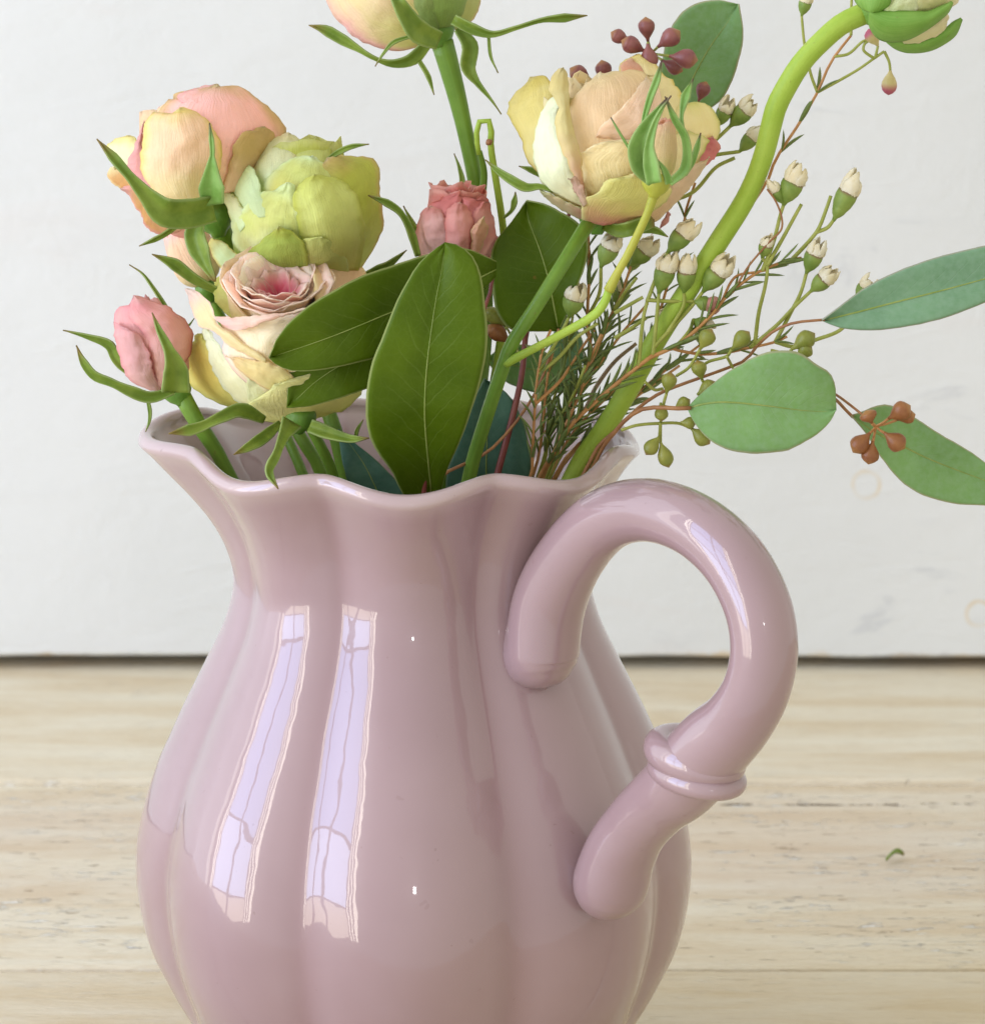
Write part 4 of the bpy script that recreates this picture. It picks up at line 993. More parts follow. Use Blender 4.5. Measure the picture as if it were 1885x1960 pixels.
sepals(bl, G3, [([(800, 230), (690, 180), (620, 90), (550, -30), (500, -120)], [110, 150, 110, 70, 0], [.014, .022, .024, .02]),
    ([(740, 240), (650, 335), (540, 360), (440, 332), (330, 268), (240, 215), (150, 165), (66, 142)], [60, 85, 56, 24, 30, 60, 62, 0], [.010, .016, .014]),
    ([(880, 110), (990, 165), (1100, 195), (1230, 160), (1380, 115), (1500, 103), (1635, 88)], [60, 66, 34, 26, 28, 54, 0], [.004, .006, .004]),
    ([(905, 160), (975, 260), (965, 380), (1010, 460), (1090, 560), (1150, 645)], [50, 100, 90, 34, 14, 0], [.002, .004]),
    ([(690, 345), (740, 430), (772, 535)], [24, 30, 0], [.012, .012]),
    ([(640, 203), (540, 240), (480, 310), (440, 375)], [18, 26, 14, 0], [.018, .018]),
    ([(1078, 200), (1090, 320), (1132, 412)], [14, 18, 0], [.004, .004])], .01)

# ---- cut-off bent shoot beside the tall rose
bs = thing('bent_shoot', 'bent bare green shoot with a brown scar beside the tall rose stem', 'stem', P(965, 700, -.012))
stem(bs, G0, [(917, 296), (912, 262), (915, 238), (923, 228), (934, 229), (940, 246), (939, 275), (942, 300), (950, 350), (958, 400), (964, 450), (968, 560), (940, 760), (900, 900)],
     [-.005, -.005, -.005, -.005, -.005, -.005, -.005, -.006, -.007, -.008, -.010, -.014, -.012, -.006], [10, 13, 14, 15, 18, 17, 15, 15, 15, 15, 15, 15, 15], STEM_L, True, n=90)
stem(bs, G0, [(918, 290), (926, 330), (922, 380), (918, 420)], [-.005, -.007, -.008, -.009], [10, 14, 16, 16], STEM_G, name='side_stem')
tube('scar', [P(932, 276, -.0035), P(936, 272, -.0028), P(941, 270, -.0036)], [.0003, .0009, .0003], TWIG_B, bs, n=8)

# ================================================================== RANUNCULUS
ra = thing('ranunculus', 'nodding green and cream flower on a thick curved lime stem', 'flower', P(1115, 885, .010))
stem(ra, G0, [(1662, 22), (1612, 45), (1572, 79), (1533, 121), (1503, 169), (1485, 205), (1475, 242), (1463, 290), (1445, 341), (1421, 390), (1370, 470), (1310, 565), (1250, 660), (1200, 750), (1150, 830), (1112, 885)],
     [.012, .012, .012, .012, .012, .012, .012, .012, .012, .012, .012, .012, .012, .012, .011, .010], [41, 38, 40, 37, 39, 38, 41, 38, 40, 38, 41, 39, 37, 40, 38], STEM_L, True, seg=18)
bl = hip(ra, (1660, 22, .012), 68, 0, 30, 26, FUZZ)
fr = frame((1664, 18, .012), 66, 0)
CRN = ((.50, .56, .22), (.78, .72, .42), (.84, .76, .52)); CRG = ((.34, .50, .12), (.36, .50, .12), (.26, .40, .08))
ring(bl, fr, 6, 10, 84, 128, 84, 104, 4, CRN, seed=201)
ring(bl, fr, 6, 40, 66, 138, 70, 106, 4, CRN, seed=202)
ring(bl, fr, 5, 0, 46, 142, 50, 106, 4, CRN, seed=203)
ring(bl, fr, 5, 30, 26, 140, 30, 104, 4, CRN, seed=204)
dm = dome(1735, 0, 110, 92, .0115, .0120)
def rsepal(L, R2, lay, cup, seed, rise=0):
    Lp, Rp = H6(L), H6(R2)
    sheet('sepal', Lp, Rp, lambda x, y, u, v: dm(x, y)+.001*(lay+cup*(1-u*u)+rise*v), FUZZ, bl, seed=seed, thick=.0008, wob=.0002, nu=13, nv=24)
rsepal([(430, 150), (430, 330), (540, 480), (700, 520), (900, 490), (1130, 370), (1330, 220), (1420, 130), (1460, 30)], [(430, 150), (560, 150), (720, 150), (880, 150), (1050, 155), (1180, 150), (1300, 100), (1400, 60), (1460, 30)], 2.6, 2.2, 211)
rsepal([(640, 520), (760, 610), (920, 655), (1180, 630), (1400, 520), (1510, 420), (1580, 240)], [(640, 500), (820, 510), (1000, 540), (1200, 480), (1380, 370), (1480, 290), (1580, 240)], -1.0, 1.5, 212)
rsepal([(430, 140), (320, 90), (240, -20), (260, -160), (420, -300)], [(430, 140), (560, 130), (680, 20), (640, -160), (420, -300)], 2.8, 2.0, 213)
tp(bl, H6, [(560, 170), (640, 60), (780, -120), (1000, -300)], [(800, 200), (1000, 160), (1100, -60), (1000, -300)], dm, 1.4, ((.60, .66, .34), (.74, .76, .48), (.80, .76, .54)), cup=1.4, seed=214)
tp(bl, H6, [(800, 200), (920, 60), (1000, -120), (1200, -260)], [(1150, 220), (1380, 100), (1400, -60), (1200, -260)], dm, .8, ((.60, .62, .28), (.70, .66, .36), (.78, .70, .44)), cup=1.2, seed=215)
tp(bl, H6, [(800, 480), (900, 400), (1150, 340), (1400, 160)], [(860, 560), (1100, 520), (1370, 380), (1430, 230), (1400, 160)], dm, .2, ((.70, .68, .40), (.78, .72, .46), (.84, .74, .54)), cup=1.2, seed=216)

# ================================================================== EUCALYPTUS
# ---- sprig with the big dark leaves hanging over the front rim
eu = thing('eucalyptus_sprig', 'eucalyptus sprig with broad dark green leaves at the front rim', 'eucalyptus', P(815, 930, .030))
stem(eu, G0, [(945, 500), (938, 560), (905, 640), (860, 760), (822, 880), (812, 930)], [.020, .020, .026, .030, .032, .030], [7, 9, 11, 12], TWIG_R, True)
leaf(eu, G7, [(430, 1760), (300, 1620), (230, 1480), (150, 1370), (92, 1250), (77, 1050), (110, 850), (190, 650), (270, 450), (390, 250), (480, 165), (552, 118)],
     [(470, 1760), (520, 1620), (560, 1480), (640, 1300), (705, 1130), (772, 900), (803, 700), (790, 500), (765, 320), (715, 200), (640, 140), (552, 118)],
     [(450, 1760), (465, 1600), (455, 1480), (440, 1330), (428, 1150), (432, 980), (448, 790), (475, 590), (500, 430), (530, 280), (552, 118)], [.026, .036, .046, .050, .049, .046], LEAF_D, fold=.16, camber=-.10, tilt=.05, seed=301, rib=3.6, wob=.0003)
leaf(eu, G0, [(950, 500), (884, 474), (816, 487), (748, 509), (695, 527), (635, 558), (578, 595), (535, 640), (515, 684)], [(948, 530), (900, 575), (830, 630), (718, 684), (672, 697), (608, 709), (555, 709), (530, 698), (515, 684)],
     [(949, 515), (890, 545), (820, 572), (748, 598), (690, 622), (640, 642), (590, 660), (550, 673), (515, 684)], [.022, .028, .034, .040, .043, .043], LEAF_D, fold=.16, camber=-.08, tilt=-.10, seed=302, rib=4)
leaf(eu, G0, [(860, 610), (760, 640), (680, 665), (600, 690), (556, 708), (551, 740), (550, 780)], [(850, 660), (790, 705), (710, 741), (653, 762), (597, 777), (570, 780), (550, 780)],
     [(855, 635), (770, 655), (700, 675), (640, 706), (600, 734), (572, 760), (550, 780)], [.024, .030, .036, .038], LEAF_D, fold=.14, tilt=.12, seed=303, rib=3.5)
leaf(eu, G0, [(1066, 634), (1010, 634), (975, 629), (951, 600), (942, 550), (938, 500), (948, 462), (974, 430), (1008, 384)], [(1072, 626), (1090, 590), (1104, 550), (1122, 500), (1125, 460), (1110, 430), (1070, 404), (1040, 390), (1008, 384)],
     [(1069, 630), (1060, 585), (1054, 555), (1047, 525), (1040, 500), (1030, 470), (1020, 445), (1010, 415), (1008, 384)], [.010, .012, .012, .010, .006], LEAF_D, fold=.14, camber=.0, tilt=.10, seed=304, rib=4)
stem(eu, G0, [(1069, 630), (1060, 660), (1020, 760), (940, 860), (830, 930)], [.014, .012, .012, .016, .026], [5, 6, 7, 8], TWIG_B, True, name='side_stem')

# ---- teal leaves deep in the mouth of the jug
eu = thing('eucalyptus_sprig', 'blue-green eucalyptus leaves standing inside the mouth of the jug', 'eucalyptus', P(900, 930, .004))
stem(eu, G0, [(930, 735), (928, 800), (926, 930)], [.006, .004, .002], [5, 7, 8], TWIG_B, True)
leaf(eu, G7, [(560, 1720), (560, 1500), (620, 1330), (690, 1150), (740, 1020), (785, 930)], [(1080, 1720), (1070, 1480), (1040, 1280), (1000, 1150), (940, 1040), (860, 970), (785, 930)],
     [(810, 1720), (795, 1480), (800, 1300), (805, 1150), (800, 1030), (785, 930)], [.004, .008, .010, .010], LEAF_T, fold=.1, seed=311, rib=3, tilt=-.1)
leaf(eu, G0, [(700, 1000), (668, 930), (655, 880), (650, 845), (648, 822)], [(800, 1000), (770, 935), (735, 895), (695, 860), (648, 822)], [(750, 1000), (720, 935), (698, 890), (674, 855), (648, 822)], [.012, .014, .012], LEAF_T, fold=.1, seed=312, rib=2.5)
leaf(eu, G0, [(930, 688), (950, 672), (1010, 660), (1070, 690), (1118, 735)], [(930, 688), (960, 725), (1010, 748), (1070, 752), (1118, 735)], [(930, 688), (960, 695), (1010, 705), (1070, 722), (1118, 735)], [-.022, -.022, -.022], LEAF_P, fold=.1, seed=313, rib=2.5)
leaf(eu, G0, [(1060, 640), (1068, 600), (1110, 640), (1118, 690)], [(1060, 640), (1050, 690), (1080, 740), (1118, 690)], [(1060, 640), (1075, 655), (1098, 672), (1118, 690)], [-.026, -.026], LEAF_B, fold=.1, seed=314, rib=2)
stem(eu, G0, [(930, 688), (925, 760), (920, 860), (915, 930)], [-.022, -.016, -.008, -.002], [4, 6, 7], TWIG_B, True, name='side_stem')
stem(eu, G0, [(1118, 690), (1112, 735), (1040, 830), (960, 930)], [-.026, -.022, -.014, -.004], [4, 5, 7], TWIG_B, True, name='side_stem')

# ---- red-stemmed sprig with purple buds at the top
eu = thing('eucalyptus_sprig', 'dark red eucalyptus stem with purple buds and a leaf above the cream rose', 'eucalyptus', P(950, 910, .010))
stem(eu, G0, [(1240, 96), (1215, 150), (1150, 290), (1075, 440), (1030, 560), (1007, 638), (999, 715), (983, 789), (958, 885), (950, 915)], [-.014, -.014, -.016, -.014, -.004, .004, .008, .010, .010, .010], [5, 7, 9, 11, 13, 14, 15, 15], TWIG_R, True)
leaf(eu, G0, [(1262, 175), (1268, 110), (1285, 50), (1320, 12), (1370, 0), (1413, 8)], [(1350, 215), (1385, 185), (1412, 120), (1422, 60), (1413, 8)], [(1300, 200), (1330, 140), (1358, 90), (1390, 45), (1413, 8)], [-.020, -.018, -.016], LEAF_P, fold=.14, tilt=.1, seed=321, rib=3.5)
stem(eu, G0, [(1300, 200), (1285, 225), (1230, 260), (1170, 260)], [-.020, -.020, -.018, -.016], [4, 5, 6], TWIG_B, name='petiole')
hub = (1242, 102)
for (bx, by, r, tt) in ((1184, 70, 14, -.006), (1208, 86, 17, -.003), (1237, 52, 16, -.010), (1283, 72, 18, -.004), (1312, 112, 19, -.002), (1242, 112, 17, .000), (1108, 142, 17, -.012), (1155, 134, 16, -.014), (1345, 172, 14, -.010), (1290, 128, 15, -.008)):
    h_ = hub if bx > 1170 else (1165, 180)
    if bx == 1345: h_ = (1330, 210)
    d = Vector((bx-h_[0], by-h_[1])); 
    if d.length < 14: d = Vector((.1, 1))
    d.normalize(); s0 = (bx-d.x*r*1.7, by-d.y*r*1.7); s1 = (bx+d.x*r*1.25, by+d.y*r*1.25)
    bud('bud', s0, s1, r, tt, BERRY_P, eu)
    stem(eu, G0, [s0, ((s0[0]+h_[0])/2+2, (s0[1]+h_[1])/2), h_], [tt, tt-.003, -.013], [6, 5, 5], TWIG_G, name='bud_stalk', seg=6)
stem(eu, G0, [(1165, 180), (1160, 230), (1150, 290)], [-.014, -.015, -.016], [5, 5], TWIG_G, name='bud_stalk', seg=6)
stem(eu, G0, [(1330, 210), (1290, 250), (1230, 260)], [-.012, -.016, -.018], [5, 5], TWIG_G, name='bud_stalk', seg=6)
for (bx, by, r, mt) in ((942, 600, 15, BERRY_G), (950, 632, 17, BERRY_B)):
    bud('bud', (bx+26, by+24), (bx-16, by-10), r, .002, mt, eu)
    stem(eu, G0, [(bx+26, by+24), (bx+40, by+50), (1001, 700)], [.002, .002, .006], [5, 5], TWIG_G, name='bud_stalk', seg=6)

# ---- long sprig reaching to the right
eu = thing('eucalyptus_sprig', 'eucalyptus branch with pale leaves and olive buds reaching out past the handle', 'eucalyptus', P(1150, 860, .018))
stem(eu, G0, [(1578, 612), (1519, 618), (1480, 634), (1448, 663), (1426, 689), (1390, 705), (1301, 737), (1262, 753), (1220, 782), (1180, 822), (1140, 862)], [.030, .028, .026, .024, .022, .022, .020, .020, .020, .020, .018], [5, 6, 7, 8, 9, 11, 12], TWIG_B, True)
leaf(eu, G0, [(1572, 613), (1600, 592), (1656, 550), (1720, 518), (1790, 493), (1885, 470), (1990, 455), (2085, 462)], [(1572, 613), (1612, 628), (1690, 631), (1800, 610), (1885, 578), (1980, 535), (2085, 462)], [(1572, 613), (1640, 597), (1705, 580), (1800, 556), (1885, 533), (1980, 505), (2085, 462)], [.030, .034, .036, .036], LEAF_B, fold=.15, tilt=-.08, seed=331, rib=4)
stem(eu, G8, [(395, 468), (340, 470), (200, 465), (130, 480), (60, 530), (0, 600), (-60, 680)], [.032, .032, .028, .026, .024, .022, .018], [8, 8, 8, 9, 10], TWIG_B, True, name='petiole')
leaf(eu, G8, [(378, 470), (420, 420), (530, 325), (640, 248), (760, 190), (860, 176), (950, 190), (1020, 240), (1100, 292), (1122, 350), (1128, 478)], [(378, 470), (400, 520), (440, 580), (510, 645), (610, 688), (750, 698), (880, 682), (1000, 622), (1080, 560), (1120, 500), (1128, 478)],
     [(378, 470), (450, 448), (540, 437), (630, 440), (710, 448), (800, 458), (880, 469), (950, 478), (1030, 484), (1090, 484), (1128, 478)], [.032, .036, .038, .038, .036], LEAF_P, fold=.10, camber=-.06, tilt=.06, seed=332, rib=4.5)
stem(eu, G8, [(1215, 515), (1180, 480), (1120, 420), (960, 330), (800, 290), (640, 270)], [.028, .028, .026, .022, .022, .022], [6, 6, 7, 8], TWIG_B, name='branch')
stem(eu, G8, [(1260, 500), (1195, 448), (1125, 398), (1000, 330)], [.034, .031, .027, .024], [5, 5, 6], TWIG_B, name='branch')
leaf(eu, G8, [(1205, 505), (1260, 488), (1330, 458), (1400, 453), (1500, 500), (1640, 590), (1780, 670), (1885, 745), (2000, 830), (2080, 930)], [(1205, 505), (1280, 595), (1345, 700), (1450, 832), (1560, 906), (1700, 947), (1880, 962), (2000, 955), (2080, 930)],
     [(1205, 505), (1290, 568), (1385, 620), (1480, 667), (1570, 712), (1660, 750), (1780, 796), (1885, 835), (1990, 885), (2080, 930)], [.028, .026, .026, .028], LEAF_P, fold=.12, tilt=.06, seed=333, rib=4)
hub = (1330, 560)
for (bx, by, r) in ((1295, 525, 44), (1455, 485, 48), (1488, 512, 36), (1430, 637, 48), (1253, 648, 48), (1303, 700, 44)):
    d = Vector((bx-hub[0], by-hub[1])).normalized()
    s0 = (bx-d.x*r*1.5, by-d.y*r*1.5); s1 = (bx+d.x*r*1.25, by+d.y*r*1.25)
    if bx == 1295: s0, s1 = (1310, 545), (1280, 480)
    tt = {1295: .041, 1488: .036}.get(bx, .038)
    a, b_ = G8([s0, s1]); bud('bud', a, b_, r*.3776, tt, BERRY_B, eu)
    stem(eu, G8, [s0, ((s0[0]+hub[0])/2, (s0[1]+hub[1])/2+4), hub], [tt, .036, .035], [6, 5, 5], TWIG_O, name='bud_stalk', seg=6)
stem(eu, G8, [hub, (1300, 530), (1260, 500)], [.035, .035, .034], [5, 5], TWIG_O, name='bud_stalk', seg=6)
GB = [((440, 170), (500, 68), 46), ((600, 170), (690, 80), 46), ((450, 325), (425, 225), 42), ((270, 395), (292, 285), 42), ((905, 170), (1022, 88), 50), ((930, 205), (1005, 150), 44),
      ((240, 440), (247, 535), 37), ((310, 470), (390, 425), 36), ((340, 540), (420, 545), 34), ((395, 570), (490, 650), 46), ((235, 610), (165, 705), 40), ((240, 640), (282, 770), 42), ((425, 400), (520, 335), 40)]
for a, b_, r in GB:
    a2, b2 = G8([a, b_]); bud('bud', a2, b2, r*.3776*.92, .026, BERRY_G, eu)
for pts in ([(440, 170), (385, 260), (320, 305)], [(600, 170), (575, 205), (470, 240), (440, 300)], [(575, 205), (605, 262)], [(450, 325), (462, 350), (430, 400)], [(270, 395), (255, 450), (240, 545), (235, 610)],
            [(240, 545), (240, 640)], [(40, 580), (120, 555), (240, 545), (330, 545), (395, 570)], [(310, 470), (262, 460)], [(905, 170), (880, 190), (800, 175)], [(930, 205), (905, 215), (860, 190)], [(160, 335), (210, 375), (250, 370)]):
    stem(eu, G8, pts, [.026, .024, .022], [6, 6], TWIG_G, name='bud_stalk', seg=7)

# ================================================================== WAXFLOWER
LINES, ENDS = {}, {}
def to_px(p):
    d = p-CAM; return Vector((CX+FPX*d.dot(RT)/d.dot(FW), CY-FPX*d.dot(UP)/d.dot(FW)))
def nearest(lst, px, lim):
    best, bd = None, lim
    for q in lst:
        d = (to_px(q)-px).length
        if d < bd: best, bd = q, d
    return best
def waxflower(parent, G, base, tip, r, t, kind='open', seed=0):
    """little cup with a ring of cream petals that stay half shut; kind 'bud' is a closed bead"""
    sc_ = G([(1, 0)])[0][0]-G([(0, 0)])[0][0]
    (bx, by), (tx, ty) = G([base, tip])[:2]; rr = r*sc_*.62
    e = nearest(ENDS.get(parent.name, []), Vector((bx, by)), 26)
    if e is not None:                      # sit on the end of its stalk
        t = -e.y; q = to_px(e); tx += (q.x-bx)*.6; ty += (q.y-by)*.6; bx, by = q.x, q.y
    a, b_ = P(bx, by, t), P(tx, ty, t+.001)
    L = b_-a; A = L.normalized(); E1 = A.orthogonal().normalized(); E2 = A.cross(E1); rnd = random.Random(seed)
    if kind == 'bud':
        return bud('flower_bud', (bx, by), (tx, ty), r*sc_*.8, t, BUDMIX, parent, pointy=0)
    if kind == 'pink':
        o = bud('flower_bud', (bx, by), ((bx+tx)/2+(tx-bx)*.1, (by+ty)/2+(ty-by)*.1), r*sc_*.6, t, CUP, parent, pointy=0)
        bud('cap', ((bx*.75+tx*.25), (by*.75+ty*.25)), (tx, ty), r*sc_*.72, t+.0004, WAXPINK, o, pointy=0); return o
    seg = 14; prof_ = [(-.04, .16), (.06, .30), (.17, .68), (.30, .96), (.44, 1.08), (.55, 1.04), (.57, .80), (.50, .5), (.46, .05)]
    V, UV = [], []
    for s, q in prof_:
        for k in range(seg):
            th = 2*math.pi*k/seg
            qq = q*(1+.05*math.cos(5*th)); V.append(a+L*s+(E1*math.cos(th)+E2*math.sin(th))*(qq*rr*K)); UV.append((k/seg, min(1, s*1.75)))
    F = grid_faces(seg, len(prof_), True); F.append(tuple(reversed(range(seg)))); o_ = len(prof_)-1; F.append(tuple(o_*seg+k for k in range(seg)))
    cup = mesh_obj('flower', V, F, CUP, parent, UV)
    for i in range(5):
        ph = 2*math.pi*i/5 + rnd.uniform(-.2, .2); V, UV = [], []; nu, nv = 7, 7; fl = rnd.uniform(-.35, .55); hgt = rnd.uniform(.26, .58)
        for j in range(nv):
            v = j/(nv-1)
            for k in range(nu):
                u = -1+2*k/(nu-1)
                wv = .30+.55*math.sin(math.pi*min(1, v*.72+.2))
                rad_ = .86+.28*math.sin(v*2.6)*(1+fl) - .42*v*v + .06*math.sin(7*u+9*v+i)
                lenf = v*(1-.22*u*u)
                th = ph+u*wv
                V.append(a+L*(.50+hgt*lenf)+(E1*math.cos(th)+E2*math.sin(th))*(rad_*rr*K)); UV.append((u, v))
        mesh_obj('petal', V, grid_faces(nu, nv), WAXP, cup, UV, thick=.0002)
    return cup
needle_mesh = []
def make_needles():
    for k in range(4):
        V, UV, n = [], [], 7; rnd = random.Random(k+50)
        for j in range(n):
            v = j/(n-1); w_ = .085*math.sin(math.pi*min(.97, v*.9+.08))**.6*(1 if v < .98 else .2); bend = (.10+.06*k)*v*v
            for (x, z) in ((-1, 0), (0, .55), (1, 0), (0, -.55)): V.append((x*w_, v, z*w_+bend)); UV.append((x, v))
        F = grid_faces(4, n, True); F.append((3, 2, 1, 0)); F.append(tuple((n-1)*4+q for q in range(4)))
        me = bpy.data.meshes.new('needle_leaf'); me.from_pydata(V, [], F); me.polygons.foreach_set('use_smooth', [True]*len(F))
        me.materials.append(NEEDLE); me.update(); needle_mesh.append(me)
make_needles()
def needles(parent, G, pts, t, every=20, ln=(40, 64), seed=0, skip=.0, start=.05, end=.98):
    """pairs of needle leaves along a twig traced bottom -> top"""
    rnd = random.Random(seed); g = G(pts); n = len(g)
    W = [P(p[0], p[1], lin(t, i/(n-1))) for i, p in enumerate(g)]
    length = sum((b-a).length for a, b in zip(W, W[1:]))/K; m = max(3, int(length/every))
    C = cr([tuple(x) for x in W], m*2+1); og = origin(parent); ph = rnd.uniform(0, 3)
    for i in range(m):
        f = i/(m-1)
        if f < start or f > end or rnd.random() < skip: continue
        p = C[2*i]; T = (C[min(2*i+1, 2*m)]-C[max(2*i-1, 0)]).normalized()
        N0 = T.cross(FW).normalized(); B0 = T.cross(N0)
        ph += 1.2
        for sgn in (0, math.pi):
            a = ph*0.5 + sgn + rnd.uniform(-.3, .3)
            side = N0*math.cos(a)+B0*math.sin(a)*.7
            d = (T*math.cos(R_(rnd.uniform(12, 30))) + side*math.sin(R_(rnd.uniform(15, 33)))).normalized()
            l = rnd.uniform(*ln)*K
            o = bpy.data.objects.new('needle_leaf', rnd.choice(needle_mesh)); COL.objects.link(o); o.parent = parent
            zx = side.cross(d).normalized(); zz = zx.cross(d)
            M = Matrix((zx, d, -zz)).transposed().to_4x4()
            o.matrix_local = Matrix.Translation(p-og) @ M @ Matrix.Diagonal((l, l, l, 1))
def twig(parent, G, pts, t, wd, mat, jug_end=False, name='twig', **kw):
    """twig traced bottom -> top"""
    g = G(pts); n = len(g)
    W = [P(q[0], q[1], lin(t, i/(n-1)) if isinstance(t, (list, tuple)) else t) for i, q in enumerate(g)]
    L = LINES.setdefault(parent.name, [])
    if not jug_end:                        # grow out of the nearest twig
        q = nearest(L, Vector(g[0][:2]), 34)
        if q is not None:
            dt = q.y-W[0].y
            W = [q] + [P(g[i][0], g[i][1], -(W[i].y+dt*max(0, 1-i/2))) for i in range(1, n)]
    L += cr([tuple(x) for x in W], 40)
    ENDS.setdefault(parent.name, []).append(W[-1])
    r = [x*K*.5 for x in (wd if isinstance(wd, (list, tuple)) else [wd, wd])]
    if jug_end:
        e = into_jug(W[0]); m = len(W); r = [r[0]]*3+[lin(r, i/(m-1)) for i in range(m)]; W = list(reversed(e))+W
    o = tube(name, W, r, mat, parent, n=max(14, 6*len(W)), seg=8)
    if kw.get('needle'): needles(parent, G, pts, t, **kw['needle'])
    return o

# ---- sprig A: rises behind the ranunculus stem to the top of the picture
wx = thing('waxflower_sprig', 'waxflower twig rising behind the thick lime stem, with hanging pink buds', 'waxflower', P(1120, 885, -.006))
twig(wx, G0, [(1120, 890), (1160, 820), (1230, 710), (1300, 590), (1380, 470), (1466, 350), (1484, 305), (1527, 239), (1563, 178), (1590, 118), (1628, 68)], [-.006, -.008, -.008, -.006, -.006, -.006, -.006, -.006, -.006, -.006, -.006], [9, 9, 8, 7, 6, 5], TWIG_O, True, name='stem')
needles(wx, G5, [(500, 1160), (560, 1010), (640, 900), (700, 790), (820, 590), (910, 390), (1040, 220)], -.006, every=62, seed=1, ln=(36, 60))
for pts in ([(822, 590), (960, 510), (1080, 440), (1180, 370)], [(909, 392), (1020, 340), (1110, 262), (1165, 250)], [(818, 590), (780, 470), (740, 280), (722, 100)], [(1180, 370), (1245, 325)], [(1175, 365), (1115, 320), (1120, 280), (1150, 255)],
            [(1245, 325), (1275, 390), (1283, 445)], [(1185, 360), (1205, 290)], [(1034, 226), (1036, 60), (1040, -40)]):
    twig(wx, G5, pts, -.006, [6, 5], TWIG_G, name='flower_stalk')
waxflower(wx, G5, (1283, 440), (1272, 600), 62, -.006, 'bud', 1)
waxflower(wx, G5, (1190, 285), (1135, 180), 62, -.006, 'bud', 2)
waxflower(wx, G5, (720, 110), (770, -60), 62, -.006, 'open', 3)
for i, (b_, tt_) in enumerate((((270, 800), (440, 620)), ((190, 800), (275, 620)), ((330, 960), (470, 800)))):
    waxflower(wx, G5, b_, tt_, (92, 74, 74)[i], -.008, 'open', 4+i)
for pts in ([(-220, 1330), (-60, 1100), (100, 960), (270, 800)], [(130, 930), (190, 800)], [(0, 1010), (160, 985), (330, 960)], [(-120, 1360), (30, 1220), (180, 1060), (300, 1000)]):
    twig(wx, G5, pts, -.008, [8, 7], TWIG_G, name='flower_stalk')
twig(wx, G0, [(1230, 700), (1262, 600), (1290, 500), (1308, 440), (1312, 405), (1330, 350)], [-.008, -.009, -.010, -.010, -.010, -.009], [6, 5], TWIG_O, name='branch', needle=dict(every=34, seed=9))

# ---- sprig B: fans out over the middle right
wx = thing('waxflower_sprig', 'waxflower sprig fanning out below the lime stem towards the pale leaf', 'waxflower', P(1050, 890, .006))
twig(wx, G7, [(1120, 1500), (1170, 1420), (1310, 1200), (1480, 1040), (1660, 890), (1790, 790)], [.010, .012, .016, .018, .018, .018], [10, 9, 8, 8], TWIG_O, True, name='stem', needle=dict(every=26, seed=11))
twig(wx, G6, [(440, 1010), (620, 940), (800, 780), (900, 660), (1080, 520), (1250, 450), (1345, 430)], [.018, .018, .017, .016, .014, .012, .012], [8, 7, 6, 5], TWIG_O, name='branch', needle=dict(every=24, seed=12))
twig(wx, G6, [(560, 970), (620, 985), (750, 1005), (900, 995), (1000, 975), (1180, 935), (1260, 900)], [.017, .016, .014, .012, .012, .012, .012], [6, 6, 5], TWIG_O, name='branch', needle=dict(every=46, seed=13))
twig(wx, G6, [(870, 690), (950, 545), (1080, 515), (1130, 505)], [.016, .014, .014, .014], [5, 5], TWIG_O, name='branch')
for pts in ([(1040, 960), (1200, 830), (1300, 725), (1400, 630)], [(1190, 920), (1290, 740), (1340, 640), (1375, 520)], [(1200, 945), (1300, 960), (1430, 920), (1590, 850), (1680, 690)], [(1060, 930), (1090, 760), (1130, 590), (1140, 480), (1110, 430)],
            [(1110, 510), (1180, 330), (1220, 170), (1240, 110)], [(1150, 470), (1230, 320), (1290, 210), (1345, 110)], [(1290, 420), (1400, 320), (1450, 250), (1500, 120), (1520, 60)], [(1440, 280), (1500, 250), (1540, 200)],
            [(360, 1060), (400, 800), (425, 690)], [(455, 980), (480, 800), (495, 640)], [(230, 910), (330, 850), (420, 790)], [(420, 675), (490, 520), (550, 395)], [(425, 680), (560, 690), (705, 690)], [(470, 960), (600, 820), (690, 720), (760, 630)],
            [(560, 900), (640, 720), (645, 640)], [(620, 940), (680, 860), (700, 800)], [(230, 760), (320, 710), (400, 665)]):
    twig(wx, G6, pts, .014, [8, 6.5], TWIG_G, name='flower_stalk')
twig(wx, G6, [(930, 610), (1030, 480), (1150, 340), (1225, 260), (1225, 180), (1190, 90), (1140, 20)], [.016]*7, [4, 4, 3.5], TWIG_B, name='flower_stalk')
FB = [((1400, 640), (1545, 505), 78, .014), ((1365, 545), (1460, 330), 82, .013), ((1640, 720), (1750, 555), 78, .012), ((1090, 460), (1140, 310), 60, .014), ((540, 410), (710, 215), 90, .020), ((480, 660), (560, 400), 92, .018),
      ((635, 690), (668, 440), 84, .022), ((745, 660), (910, 440), 96, .022), ((680, 780), (820, 860), 78, .016)]
for i, (b_, tt_, r, t) in enumerate(FB): waxflower(wx, G6, b_, tt_, r, t, 'open', 20+i)
waxflower(wx, G6, (690, 690), (860, 725), 78, .024, 'pink', 31)
FB5 = [((585, 1330), (705, 1060), 104, .012), ((880, 1350), (1065, 1050), 100, .014), ((880, 1440), (985, 1260), 70, .011), ((570, 1300), (490, 1140), 56, .012)]
for i, (b_, tt_, r, t) in enumerate(FB5): waxflower(wx, G5, b_, tt_, r, t, 'open', 40+i)
needles(wx, G6, [(1180, 470), (1260, 430), (1320, 400)], .014, every=22, seed=14)
needles(wx, G6, [(1130, 945), (1200, 925), (1300, 890)], .013, every=24, seed=15)

